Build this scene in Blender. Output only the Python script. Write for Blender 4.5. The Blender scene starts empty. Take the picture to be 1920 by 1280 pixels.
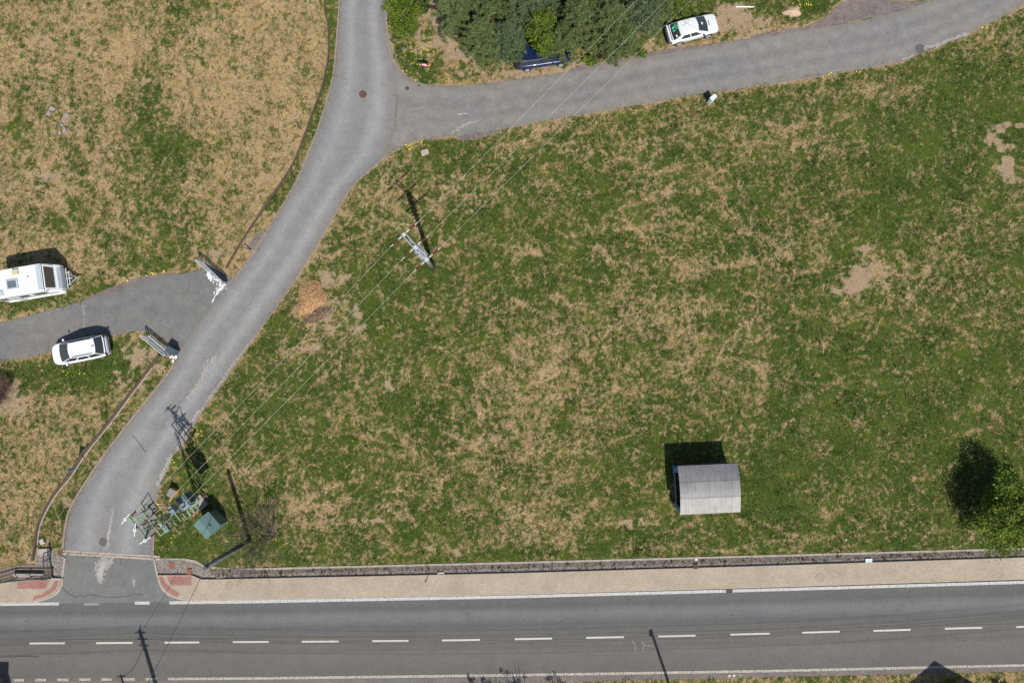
import bpy, math, random
import numpy as np
from mathutils import Vector, Matrix, Euler
from mathutils.geometry import tessellate_polygon
random.seed(7); RNG = np.random.default_rng(11)
R = math.radians
S = bpy.context.scene
C = S.collection
# ---------------------------------------------------------------- camera
H = 54.5; F = 1280.0
CAM_ROT = Euler((math.atan(60/F), math.atan(13/F), 0.0))
cd = bpy.data.cameras.new('camera'); cam = bpy.data.objects.new('camera', cd); C.objects.link(cam)
cam.location = (0, 0, H); cam.rotation_euler = CAM_ROT
cd.sensor_width = 36; cd.lens = 24; cd.clip_start = .5; cd.clip_end = 3000
S.camera = cam
# ---------------------------------------------------------------- light
SUN_EL = R(53.2); SUN_DIR = Vector((.317*math.cos(SUN_EL), -.949*math.cos(SUN_EL), math.sin(SUN_EL)))
sl = bpy.data.lights.new('sun', 'SUN'); sun = bpy.data.objects.new('sun', sl); C.objects.link(sun)
sl.energy = 4.6; sl.angle = R(.53); sl.color = (1, .955, .89)
sun.location = (20, -60, 80); sun.rotation_euler = SUN_DIR.to_track_quat('Z', 'Y').to_euler()
w = bpy.data.worlds.new('World'); S.world = w; w.use_nodes = True
nt = w.node_tree; sk = nt.nodes.new('ShaderNodeTexSky'); sk.sky_type = 'NISHITA'; sk.sun_disc = False
sk.sun_elevation = SUN_EL; sk.sun_rotation = math.atan2(SUN_DIR.x, SUN_DIR.y)
nt.links.new(sk.outputs[0], nt.nodes['Background'].inputs[0]); nt.nodes['Background'].inputs[1].default_value = .085
S.view_settings.view_transform = 'Standard'; S.view_settings.look = 'None'
S.view_settings.exposure = .38; S.view_settings.gamma = 1
# ---------------------------------------------------------------- photo point -> place on the site
MR = CAM_ROT.to_matrix(); MRn = np.array(MR)
def G(px, py, h=0.0):
    d = MR @ Vector(((px-960)/F, -(py-640)/F, -1))
    t = (H-h)/-d.z
    return Vector((d.x*t, d.y*t, h))
def pix(X, Y):      # ground -> photo point (arrays)
    v = np.stack([X, Y, np.full_like(X, -H)], -1) @ MRn
    return 960+F*v[..., 0]/-v[..., 2], 640-F*v[..., 1]/-v[..., 2]
M = 1/23.5
# ---------------------------------------------------------------- materials
def nn(nt, t, **kw):
    n = nt.nodes.new(t)
    for k, v in kw.items():
        if k.startswith('_'): setattr(n, k[1:], v)
        else:
            key = int(k[1:]) if k[0] == 'i' and k[1:].isdigit() else k.replace('__', ' ')
            n.inputs[key].default_value = v
    return n
def newmat(name):
    m = bpy.data.materials.new(name); m.use_nodes = True
    return m, m.node_tree, m.node_tree.nodes['Principled BSDF']
def ramp(nt, fac, stops, interp='LINEAR'):
    r = nt.nodes.new('ShaderNodeValToRGB'); e = r.color_ramp.elements; r.color_ramp.interpolation = interp
    while len(e) < len(stops): e.new(.5)
    for i, (p, c) in enumerate(stops):
        e[i].position = p; e[i].color = (*c, 1) if len(c) == 3 else c
    nt.links.new(fac, r.inputs[0]); return r.outputs[0]
def noise(nt, sc, det=4, rough=.6, vec=None, dist=0):
    n = nn(nt, 'ShaderNodeTexNoise', Scale=sc, Detail=det, Roughness=rough, Distortion=dist)
    if vec is None:
        tc = nt.nodes.new('ShaderNodeTexCoord'); vec = tc.outputs['Object']
    nt.links.new(vec, n.inputs['Vector']); return n.outputs['Fac']
def mix(nt, f, a, b, mode='MIX'):
    m = nt.nodes.new('ShaderNodeMix'); m.data_type = 'RGBA'; m.blend_type = mode
    for sock, v in ((m.inputs[0], f), (m.inputs[6], a), (m.inputs[7], b)):
        if isinstance(v, (int, float)): sock.default_value = v
        elif isinstance(v, tuple): sock.default_value = (*v, 1)
        else: nt.links.new(v, sock)
    return m.outputs[2]
def math_(nt, op, a, b=0.0, c=None, clamp=False):
    m = nt.nodes.new('ShaderNodeMath'); m.operation = op; m.use_clamp = clamp
    for i, v in enumerate((a, b, c)):
        if v is None: continue
        if isinstance(v, (int, float)): m.inputs[i].default_value = v
        else: nt.links.new(v, m.inputs[i])
    return m.outputs[0]
def bump(nt, bs, h, st=.4, dist=.02):
    b = nn(nt, 'ShaderNodeBump', Strength=st, Distance=dist); nt.links.new(h, b.inputs['Height'])
    nt.links.new(b.outputs[0], bs.inputs['Normal'])
def pm(name, c1, c2=None, sc=6, rough=.7, metal=0.0, bmp=0.0, det=5, coat=0.0, spec=None):
    m, nt, bs = newmat(name)
    c2 = c2 or tuple(x*.8 for x in c1)
    f = noise(nt, sc, det, .65)
    nt.links.new(ramp(nt, f, [(.3, c1), (.7, c2)]), bs.inputs['Base Color'])
    bs.inputs['Roughness'].default_value = rough; bs.inputs['Metallic'].default_value = metal
    bs.inputs['Coat Weight'].default_value = coat
    if spec is not None: bs.inputs['Specular IOR Level'].default_value = spec
    if bmp: bump(nt, bs, noise(nt, sc*3, 4), bmp)
    return m
def asphalt(name, base, grain=.25, band=None, patch=.12, tint=(1.03, 1.01, .99), kind='uv'):
    m, nt, bs = newmat(name)
    tc = nt.nodes.new('ShaderNodeTexCoord'); o = tc.outputs['Object']
    fine = noise(nt, 9, 5, .85, o); mid = noise(nt, 1.1, 6, .65, o); lo = noise(nt, .16, 3, .5, o)
    def sc(k): return tuple(min(1, b*k) for b in base)
    col = ramp(nt, fine, [(.28, sc(1-grain*1.3)), (.5, sc(1)), (.72, sc(1+grain*1.3))])
    col = mix(nt, 1.0, col, ramp(nt, mid, [(.3, (1-patch,)*3), (.7, (1+patch*.6,)*3)]), 'MULTIPLY')
    col = mix(nt, 1.0, col, ramp(nt, lo, [(.35, (.93, .94, .97)), (.65, tint)]), 'MULTIPLY')
    if band:
        uv = nt.nodes.new('ShaderNodeSeparateXYZ'); nt.links.new(tc.outputs['UV'], uv.inputs[0])
        # worn wheel tracks along the road, wavering a little
        wob = math_(nt, 'MULTIPLY_ADD', noise(nt, .35, 3, .5, o), .10, -.05)
        u = math_(nt, 'ADD', uv.outputs[0], wob)
        col = mix(nt, 1.0, col, ramp(nt, u, [(p, (v*(1. if .06 < p < .94 else 1.04), v, v*(1.01 if .06 < p < .94 else .92))) for p, v in band]), 'MULTIPLY')
    # small bright chips and dark spots of aggregate
    sp = noise(nt, 23, 2, .5, o)
    col = mix(nt, ramp(nt, sp, [(.70, (0, 0, 0)), (.76, (1, 1, 1))]), col, sc(1.9))
    st = noise(nt, 2.7, 3, .5, o)
    col = mix(nt, ramp(nt, st, [(.2, (.5,)*3), (.30, (0,)*3)]), col, sc(.55))
    nt.links.new(col, bs.inputs['Base Color']); bs.inputs['Roughness'].default_value = .88
    bs.inputs['Specular IOR Level'].default_value = .25
    bump(nt, bs, fine, .35, .01)
    return m
MAT = {}
MAT['asph_side'] = asphalt('worn_grey_asphalt', (.188, .186, .182), .22, [(0, .77), (.12, .92), (.25, 1.16), (.40, .94), (.55, .90), (.72, 1.20), (.86, .92), (1, .78)])
MAT['asph_ne'] = asphalt('old_warm_asphalt', (.168, .160, .150), .22, [(0, .92), (.2, 1.08), (.38, .90), (.55, 1.06), (.66, .92), (.8, 1.08), (1, .95)], .2)
MAT['asph_drive'] = asphalt('newer_dark_asphalt', (.138, .134, .127), .26, None, .2)
MAT['asph_north'] = asphalt('cool_dark_asphalt', (.098, .100, .098), .22, [(0, .98), (.15, .95), (.3, .86), (.47, 1.26), (.58, 1.18), (.75, .85), (1, .95)], .10)
MAT['asph_south'] = asphalt('brown_grey_asphalt', (.107, .100, .089), .20, [(0, 1.0), (.08, .90), (.2, .98), (.3, .90), (.42, 1.06), (.7, .98), (.85, .93), (1, 1.0)], .10)
MAT['asph_apron'] = asphalt('grey_green_apron_asphalt', (.135, .138, .130), .22, None, .18)
MAT['shoulder'] = asphalt('dusty_shoulder', (.135, .118, .108), .25, None, .2)
MAT['gravel_grey'] = asphalt('grey_gravel', (.15, .125, .112), .5, None, .3)
MAT['kerb'] = pm('kerb_concrete', (.36, .31, .26), (.24, .205, .17), 3, .9, bmp=.4)
MAT['kerb_brown'] = pm('kerb_concrete_dirty', (.27, .215, .17), (.15, .12, .095), 4, .9, bmp=.4)
MAT['concrete'] = pm('pale_concrete', (.34, .295, .24), (.21, .185, .155), 2.5, .9, bmp=.3)
MAT['dark_edge'] = pm('dark_joint', (.03, .028, .026), (.055, .05, .045), 4, .9)
MAT['low_wall'] = pm('brown_weathered_plinth', (.095, .062, .044), (.05, .035, .027), 5, .95, bmp=.5)
MAT['soil'] = pm('dark_brown_soil', (.20, .15, .115), (.11, .085, .065), 5, .95, bmp=.8)
MAT['rust'] = pm('rusty_iron', (.105, .052, .038), (.06, .034, .028), 14, .8, bmp=.3)
MAT['rust_orange'] = pm('orange_rust', (.30, .10, .04), (.16, .06, .03), 12, .85)
MAT['iron'] = pm('dark_cast_iron', (.14, .12, .12), (.09, .078, .08), 12, .6, .3, .3)
MAT['manhole_tan'] = pm('dusty_manhole_lid', (.33, .26, .20), (.25, .20, .155), 8, .85)
MAT['galv'] = pm('galvanised_steel', (.50, .54, .57), (.36, .40, .43), 9, .45, .55)
MAT['galv_light'] = pm('bright_fittings', (.55, .58, .58), (.42, .45, .46), 9, .4, .1)
MAT['porcelain'] = pm('brown_porcelain', (.115, .028, .02), (.07, .02, .016), 9, .2)
MAT['white_plastic'] = pm('white_polymer', (.62, .64, .64), (.52, .54, .55), 9, .4)
MAT['green_steel'] = pm('pale_green_steel', (.20, .30, .16), (.11, .19, .10), 6, .55)
MAT['dark_green_steel'] = pm('dark_green_steel', (.05, .075, .05), (.03, .05, .035), 6, .55)
MAT['blue_steel'] = pm('light_blue_painted_steel', (.19, .27, .29), (.10, .15, .17), 5, .5)
MAT['black_metal'] = pm('black_metal', (.022, .025, .028), (.04, .042, .045), 6, .5)
MAT['slate_metal'] = pm('slate_blue_steel', (.075, .105, .125), (.045, .065, .08), 6, .45, .2)
MAT['pole_conc'] = pm('weathered_pole_concrete', (.30, .275, .25), (.22, .20, .185), 3, .9, bmp=.3)
MAT['pole_dark'] = pm('tarred_wooden_pole', (.10, .10, .105), (.055, .055, .062), 4, .75, bmp=.3)
MAT['wire_al'] = pm('weathered_aluminium_wire', (.72, .70, .62), (.6, .58, .52), 3, .5, .2)
MAT['wire_black'] = pm('black_cable', (.012, .012, .014), (.02, .02, .022), 3, .5)
MAT['kiosk'] = pm('grey_green_sheet_metal', (.105, .18, .168), (.088, .155, .145), 2, .5)
MAT['kiosk_d'] = pm('grey_green_wall', (.10, .16, .15), (.08, .13, .12), 2, .6)
MAT['white_paint'] = pm('white_car_paint', (.70, .73, .75), (.66, .69, .71), 1.5, .3, coat=.6)
MAT['old_white'] = pm('chalky_white_car_paint', (.60, .62, .62), (.44, .47, .48), 7, .55, coat=.1)
MAT['blue_paint'] = pm('dark_blue_car_paint', (.010, .022, .085), (.007, .016, .06), 2, .25, .3, coat=.8)
MAT['caravan'] = pm('caravan_white', (.74, .76, .76), (.69, .71, .71), 1.2, .4)
MAT['caravan_g'] = pm('caravan_grey_white', (.40, .45, .47), (.33, .38, .40), 2, .4)
MAT['glass'] = pm('dark_car_glass', (.022, .028, .032), (.035, .04, .045), 3, .12)
MAT['glass_brown'] = pm('tinted_caravan_glass', (.075, .068, .062), (.06, .055, .05), 3, .2)
MAT['tyre'] = pm('black_rubber', (.02, .02, .02), (.03, .03, .03), 8, .8)
MAT['rim'] = pm('alloy_rim', (.6, .61, .62), (.5, .5, .52), 8, .35, .6)
MAT['red_lens'] = pm('red_lamp_lens', (.13, .008, .012), (.09, .006, .01), 8, .2)
MAT['clear_lens'] = pm('clear_lamp_lens', (.6, .63, .65), (.45, .48, .5), 8, .15)
MAT['black_trim'] = pm('black_trim', (.02, .022, .025), (.03, .03, .033), 8, .45)
MAT['yellow_old'] = pm('yellowed_plastic', (.48, .46, .24), (.36, .35, .2), 8, .6)
MAT['red_sign'] = pm('red_sign_enamel', (.62, .05, .03), (.5, .04, .03), 8, .4)
MAT['white_sign'] = pm('white_sign_enamel', (.8, .8, .78), (.7, .7, .68), 8, .4)
MAT['rubber_mat'] = pm('faded_grey_lid', (.20, .19, .18), (.14, .135, .13), 6, .85)
MAT['orange'] = pm('orange_plastic', (.62, .26, .04), (.45, .2, .05), 8, .5)
MAT['yellow'] = pm('yellow_flower', (.75, .62, .02), (.6, .5, .02), 8, .7)
MAT['cabinet'] = pm('pale_grey_cabinet', (.55, .60, .60), (.45, .49, .49), 6, .5)
MAT['tarp'] = pm('light_blue_tarpaulin', (.17, .28, .42), (.10, .18, .30), 4, .5)
MAT['timber'] = pm('dark_timber', (.10, .075, .055), (.06, .045, .035), 6, .8)
MAT['brick'] = pm('red_brick_rubble', (.32, .12, .085), (.20, .09, .07), 14, .9)
MAT['stone'] = pm('pale_stone', (.46, .42, .38), (.26, .235, .215), 7, .9, bmp=.4)
MAT['stone_grey'] = pm('grey_stone', (.27, .25, .24), (.16, .145, .14), 7, .9, bmp=.4)
MAT['chips'] = pm('fresh_wood_chips', (.47, .275, .12), (.30, .175, .085), 5, .9)
MAT['chips_dark'] = pm('damp_bark', (.13, .085, .055), (.075, .05, .035), 5, .9)
MAT['sand'] = pm('dry_sand', (.46, .33, .22), (.36, .25, .17), 5, .95, bmp=.6)
MAT['render_wall'] = pm('cream_house_render', (.55, .50, .42), (.48, .44, .37), 1, .9)
MAT['roof_tile'] = pm('dark_roof_tiles', (.13, .06, .045), (.09, .045, .035), 3, .8)
MAT['bark'] = pm('brown_bark', (.11, .08, .06), (.065, .048, .038), 9, .9, bmp=.5)
MAT['bark_pine'] = pm('reddish_pine_bark', (.22, .13, .09), (.13, .085, .06), 9, .9)
MAT['twig'] = pm('grey_brown_twig', (.10, .08, .062), (.06, .046, .038), 9, .9)
MAT['twig_brown'] = pm('red_brown_twig', (.13, .07, .05), (.06, .035, .028), 5, .9)
MAT['crack'] = pm('bitumen_crack', (.028, .028, .03), (.045, .045, .045), 6, .7)
MAT['blue_item'] = pm('blue_plastic', (.04, .15, .4), (.03, .12, .3), 6, .5)
MAT['green_item'] = pm('bright_green_plastic_net', (.05, .55, .32), (.04, .40, .25), 6, .5)
MAT['paper'] = pm('white_paper', (.75, .78, .76), (.68, .7, .68), 6, .7)
def leafmat(name, stops, trans=.25):
    m, nt, bs = newmat(name)
    at = nn(nt, 'ShaderNodeAttribute', _attribute_name='rnd')
    nt.links.new(ramp(nt, at.outputs['Fac'], stops), bs.inputs['Base Color'])
    bs.inputs['Roughness'].default_value = .65; bs.inputs['Specular IOR Level'].default_value = .3
    tr = nt.nodes.new('ShaderNodeBsdfTranslucent'); ms = nt.nodes.new('ShaderNodeMixShader'); ms.inputs[0].default_value = trans
    out = nt.nodes['Material Output']
    nt.links.new(ramp(nt, at.outputs['Fac'], stops), tr.inputs[0])
    nt.links.new(bs.outputs[0], ms.inputs[1]); nt.links.new(tr.outputs[0], ms.inputs[2]); nt.links.new(ms.outputs[0], out.inputs[0])
    return m
MAT['pine'] = leafmat('pine_needles', [(0, (.045, .070, .024)), (.5, (.10, .140, .045)), (1, (.17, .205, .070))], .15)
MAT['pine_blue'] = leafmat('blue_green_needles', [(0, (.038, .066, .030)), (.5, (.084, .128, .055)), (1, (.135, .18, .08))], .15)
MAT['leaf_lime'] = leafmat('lime_spring_leaves', [(0, (.045, .09, .012)), (.5, (.12, .185, .018)), (1, (.22, .30, .03))], .35)
MAT['leaf_green'] = leafmat('fresh_green_leaves', [(0, (.040, .07, .010)), (.5, (.13, .20, .022)), (1, (.29, .38, .05))], .35)
MAT['leaf_dark'] = leafmat('dark_green_leaves', [(0, (.02, .05, .012)), (.5, (.05, .10, .02)), (1, (.09, .16, .03))], .3)
MAT['blade_green'] = leafmat('green_grass_blades', [(0, (.016, .032, .008)), (.4, (.042, .074, .011)), (.75, (.088, .122, .017)), (1, (.17, .188, .042))], .25)
MAT['blade_dry'] = leafmat('dry_straw_blades', [(0, (.14, .098, .050)), (.35, (.28, .198, .105)), (.7, (.41, .295, .168)), (1, (.60, .47, .30))], .2)
MAT['weed'] = leafmat('dry_weeds', [(0, (.06, .04, .025)), (.5, (.12, .085, .045)), (1, (.10, .12, .03))], .2)
# ---------------------------------------------------------------- mesh helpers
def setp(o, **k):
    for a, b in k.items():
        if b is not None: o[a] = b
class MB:
    def __init__(s, off=None):
        s.v = []; s.f = []; s.mi = []; s.cur = 0; s.off = Vector(off) if off is not None else Vector((0, 0, 0)); s.smooth = []
        s.sm = False
    def add(s, vs, fs):
        b = len(s.v); s.v += [tuple(Vector(v)-s.off) for v in vs]
        for f in fs: s.f.append(tuple(i+b for i in f)); s.mi.append(s.cur); s.smooth.append(s.sm)
        return s
    def box(s, c, size, rz=0, rot=None):
        m = rot.to_matrix() if rot is not None else Matrix.Rotation(rz, 3, 'Z')
        x, y, z = [k/2 for k in size]; c = Vector(c)
        vs = [c+m@Vector((a*x, b*y, d*z)) for a in (-1, 1) for b in (-1, 1) for d in (-1, 1)]
        return s.add(vs, [(0, 1, 3, 2), (4, 6, 7, 5), (0, 4, 5, 1), (2, 3, 7, 6), (0, 2, 6, 4), (1, 5, 7, 3)])
    def bar(s, a, b, w, h=None, up=Vector((0, 0, 1))):
        a = Vector(a); b = Vector(b); h = h or w; d = (b-a).normalized()
        if abs(d.dot(up)) > .95: up = Vector((1, 0, 0))
        x = d.cross(up).normalized()*w/2; y = x.cross(d).normalized()*h/2
        vs = [p+i*x+j*y for p in (a, b) for i, j in ((-1, -1), (1, -1), (1, 1), (-1, 1))]
        return s.add(vs, [(0, 1, 2, 3), (7, 6, 5, 4), (0, 4, 5, 1), (1, 5, 6, 2), (2, 6, 7, 3), (3, 7, 4, 0)])
    def tube(s, pts, rad, n=8, cap=True):
        pts = [Vector(p) for p in pts]
        if isinstance(rad, (int, float)): rad = [rad]*len(pts)
        vs = []; fs = []
        up = Vector((0, 0, 1))
        for i, p in enumerate(pts):
            d = (pts[min(i+1, len(pts)-1)]-pts[max(i-1, 0)]).normalized()
            u = up if abs(d.dot(up)) < .95 else Vector((1, 0, 0))
            x = d.cross(u).normalized(); y = x.cross(d)
            for k in range(n):
                t = 2*math.pi*k/n; vs.append(p+rad[i]*(math.cos(t)*x+math.sin(t)*y))
        for i in range(len(pts)-1):
            for k in range(n):
                fs.append((i*n+k, i*n+(k+1) % n, (i+1)*n+(k+1) % n, (i+1)*n+k))
        if cap: fs += [tuple(range(n))[::-1], tuple((len(pts)-1)*n+k for k in range(n))]
        return s.add(vs, fs)
    def poly(s, pts, z0, z1=None):      # flat polygon, or prism when z1 given
        pts = [Vector((p[0], p[1], 0)) for p in pts]
        tri = tessellate_polygon([pts])
        vs = [Vector((p.x, p.y, z0 if z1 is None else z1)) for p in pts]
        a = sum(pts[i].x*pts[(i+1) % len(pts)].y-pts[(i+1) % len(pts)].x*pts[i].y for i in range(len(pts)))
        fs = []
        for t in tri:
            p, q, r = [pts[i] for i in t]
            if (q-p).cross(r-p).z < 0: t = t[::-1]
            fs.append(tuple(t))
        n = len(pts); s.add(vs, fs)
        if z1 is not None:
            vs = [Vector((p.x, p.y, z)) for z in (z0, z1) for p in pts]
            f2 = [(i, (i+1) % n, n+(i+1) % n, n+i) for i in range(n)]
            if a < 0: f2 = [f[::-1] for f in f2]
            s.add(vs, f2)
        return s
    def prism(s, prof, y0, y1, f=lambda x, y, z: (x, y, z)):   # profile in x,z swept across y
        n = len(prof); vs = [f(x, y, z) for y in (y0, y1) for x, z in prof]
        return s.add(vs, [tuple(range(n)), tuple(range(2*n-1, n-1, -1))]+[(i, i+n, (i+1) % n+n, (i+1) % n) for i in range(n)])
    def quadpatch(s, a, b, c, d, m=(0, 0, 0, 0), lift=.006):     # inset quad lying proud of a,b,c,d ; m = margins u0,u1,v0,v1
        a, b, c, d = map(Vector, (a, b, c, d))
        P = lambda u, v: (a*(1-u)+b*u)*(1-v)+(d*(1-u)+c*u)*v
        n = (b-a).cross(d-a).normalized()*lift
        q = [P(m[0], m[2])+n, P(1-m[1], m[2])+n, P(1-m[1], 1-m[3])+n, P(m[0], 1-m[3])+n]
        q2 = [v-n*3 for v in q]
        return s.add(q+q2, [(0, 1, 2, 3), (7, 6, 5, 4), (0, 4, 5, 1), (1, 5, 6, 2), (2, 6, 7, 3), (3, 7, 4, 0)])
    def build(s, name, mat, parent=None, smooth=False, bevel=0, sub=0, fixn=True):
        me = bpy.data.meshes.new(name); me.from_pydata(s.v, [], s.f)
        for m_ in (mat if isinstance(mat, (list, tuple)) else [mat]): me.materials.append(MAT[m_] if isinstance(m_, str) else m_)
        if isinstance(mat, (list, tuple)): me.polygons.foreach_set('material_index', s.mi)
        if smooth: me.polygons.foreach_set('use_smooth', [True]*len(s.f))
        me.update()
        if fixn:
            import bmesh
            bm = bmesh.new(); bm.from_mesh(me); bmesh.ops.recalc_face_normals(bm, faces=bm.faces[:]); bm.to_mesh(me); bm.free()
        o = bpy.data.objects.new(name, me); C.objects.link(o)
        if parent is not None: o.parent = parent
        if bevel:
            b = o.modifiers.new('bevel', 'BEVEL'); b.width = bevel; b.segments = 3; b.limit_method = 'ANGLE'; b.angle_limit = R(35)
        if sub:
            q = o.modifiers.new('subd', 'SUBSURF'); q.levels = q.render_levels = sub
        return o
def thing(name, label, cat, loc=(0, 0, 0), rz=0, group=None):
    o = bpy.data.objects.new(name, None); C.objects.link(o); o.location = loc; o.rotation_euler = (0, 0, rz)
    o.empty_display_size = .3
    setp(o, label=label, category=cat, group=group); return o
def tag(o, label, cat, group=None): setp(o, label=label, category=cat, group=group); return o
def struct(o, kind='structure', label=None): setp(o, kind=kind, label=label); return o
def lerp_tab(tab, x):
    if x <= tab[0][0]: i = 0
    elif x >= tab[-1][0]: i = len(tab)-2
    else: i = max(k for k in range(len(tab)-1) if tab[k][0] <= x)
    (x0, y0), (x1, y1) = tab[i], tab[i+1]
    return y0+(y1-y0)*(x-x0)/(x1-x0)
def smoothline(pts, step=12):
    P = [np.array(p, float) for p in pts]; out = []
    for i in range(len(P)-1):
        p0 = P[max(i-1, 0)]; p1 = P[i]; p2 = P[i+1]; p3 = P[min(i+2, len(P)-1)]
        n = max(1, int(np.linalg.norm(p2-p1)/step))
        for k in range(n):
            t = k/n
            out.append(.5*((2*p1)+(-p0+p2)*t+(2*p0-5*p1+4*p2-p3)*t*t+(-p0+3*p1-3*p2+p3)*t**3))
    out.append(P[-1]); return [tuple(p) for p in out]
def resample(pts, n):
    P = np.array(pts, float); d = np.r_[0, np.cumsum(np.linalg.norm(np.diff(P, axis=0), axis=1))]
    t = np.linspace(0, d[-1], n); return list(zip(np.interp(t, d, P[:, 0]), np.interp(t, d, P[:, 1])))
def sheet_strip(name, A, B, z, mat, n=None, cols=1):       # A,B photo polylines paired; UV u across, v along
    n = n or max(len(A), len(B)); A = resample(A, n); B = resample(B, n)
    vs = []; uv = []
    for i in range(n):
        for j in range(cols+1):
            u = j/cols; p = G(A[i][0]*(1-u)+B[i][0]*u, A[i][1]*(1-u)+B[i][1]*u); vs.append((p.x, p.y, z)); uv.append((u, i/n))
    fs = [(i*(cols+1)+j, i*(cols+1)+j+1, (i+1)*(cols+1)+j+1, (i+1)*(cols+1)+j) for i in range(n-1) for j in range(cols)]
    me = bpy.data.meshes.new(name); me.from_pydata(vs, [], fs); me.materials.append(MAT[mat])
    l = me.uv_layers.new(name='UVMap'); li = np.empty(len(me.loops), int); me.loops.foreach_get('vertex_index', li)
    l.data.foreach_set('uv', np.array(uv)[li].ravel())
    me.update()
    if me.polygons[0].normal.z < 0: me.flip_normals()
    o = bpy.data.objects.new(name, me); C.objects.link(o); return struct(o)
def ribbon(mb, pts, wid, z0, z1=None, world=False):       # box-section band along a line
    P = [Vector((p[0], p[1], 0)) if world else G(*p) for p in pts]
    L = []; Rr = []
    for i, p in enumerate(P):
        d = (P[min(i+1, len(P)-1)]-P[max(i-1, 0)]); d.z = 0; d.normalize(); nrm = Vector((-d.y, d.x, 0))
        ww = wid[i] if isinstance(wid, (list, tuple)) else wid
        L.append(p+nrm*ww/2); Rr.append(p-nrm*ww/2)
    n = len(P)
    if z1 is None:
        mb.add([(v.x, v.y, z0) for v in L]+[(v.x, v.y, z0) for v in Rr], [(i, n+i, n+i+1, i+1) for i in range(n-1)])
    else:
        vs = [(v.x, v.y, z) for z in (z0, z1) for side in (L, Rr) for v in side]
        fs = []
        for i in range(n-1):
            a, b, c, d = i, n+i, 2*n+i, 3*n+i
            fs += [(c, d, d+1, c+1), (a, c, c+1, a+1), (b, b+1, d+1, d)]
        fs += [(0, n, 3*n, 2*n), (n-1, 3*n-1, 4*n-1, 2*n-1)]
        mb.add(vs, fs)
    return mb
# ---------------------------------------------------------------- main road lines (photo x -> y)
TB = {
 'grass':  [(330, 1052), (380, 1066), (480, 1064), (960, 1052.5), (1440, 1039.5), (1920, 1026)],
 'edge':   [(330, 1056), (480, 1067.5), (960, 1056), (1440, 1043), (1920, 1029.5)],
 'gutter': [(480, 1075.5), (960, 1065), (1440, 1052.5), (1920, 1038)],
 'pave0':  [(480, 1083.5), (960, 1073.5), (1440, 1059.5), (1920, 1044)],
 'pave1':  [(0, 1127), (480, 1121.5), (960, 1111.5), (1440, 1098), (1920, 1083)],
 'white0': [(0, 1129), (320, 1126), (480, 1124), (960, 1114.8), (1440, 1102), (1920, 1087.5)],
 'white1': [(0, 1135), (320, 1132), (480, 1130.2), (960, 1121), (1440, 1108), (1920, 1093.7)],
 'seam':   [(0, 1199), (480, 1196), (960, 1188.5), (1440, 1180), (1920, 1168)],
 'dash':   [(0, 1205.5), (248, 1204), (480, 1202.3), (730, 1200.6), (870, 1199), (1000, 1196.5), (1130, 1194), (1270, 1191.3), (1405, 1187.5), (1540, 1184), (1672, 1180.5), (1805, 1176.5), (1920, 1174)],
 'south':  [(0, 1274), (315, 1271.5), (480, 1270.5), (960, 1264.5), (1440, 1256.8), (1920, 1246)],
 'verge':  [(0, 1300), (480, 1290), (960, 1281), (1440, 1268.5), (1920, 1258)]}
XS = list(range(-2400, 4400, 60))
def tl(k, xs=XS, d=0): return [(x, lerp_tab(TB[k], x)+d) for x in xs]
# access road edges (photo)
L_side = smoothline([(655, -700), (648, -260), (638, 0), (634, 60), (628, 130), (617, 180), (605, 220), (590, 262), (567, 320), (545, 362), (510, 420), (480, 470), (455, 504), (430, 532), (395, 578), (360, 622), (332, 667), (325, 690), (250, 785), (200, 850), (155, 917), (132, 960), (124, 1000), (121, 1036)])
R_side = smoothline([(760, -700), (735, -260), (724, 0), (727, 60), (738, 110), (745, 160), (745, 210), (738, 255), (720, 290), (690, 322), (655, 355), (635, 390), (610, 432), (572, 495), (530, 557), (480, 627), (425, 705), (375, 775), (350, 815), (327, 850), (302, 903), (292, 945), (288, 990), (286, 1042)])
N_ne = smoothline([(700, 125), (733, 105), (745, 125), (762, 142), (785, 155), (830, 161.5), (900, 158), (960, 150), (1060, 136), (1110, 127), (1210, 107), (1285, 95), (1440, 68), (1540, 52), (1615, 39), (1665, 27), (1742, 2), (1850, -45), (2100, -190), (2500, -420)])
S_ne = smoothline([(690, 330), (700, 312), (720, 295), (750, 277), (792, 262), (842, 256), (880, 252), (960, 240), (1035, 225), (1110, 212), (1210, 195), (1310, 177), (1440, 159), (1565, 137), (1685, 117), (1727, 101), (1765, 82), (1815, 62), (1880, 32), (1920, 7), (2010, -50), (2280, -215), (2620, -420)])
N_dr = smoothline([(440, 525), (400, 500), (375, 504), (345, 513), (275, 526), (200, 552), (150, 566), (75, 586), (0, 605), (-80, 625), (-300, 690), (-900, 880)])
S_dr = smoothline([(350, 690), (325, 655), (300, 632), (265, 620), (225, 626), (200, 632), (140, 648), (87, 661), (50, 669), (0, 678), (-60, 690), (-280, 760), (-860, 960)])
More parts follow.
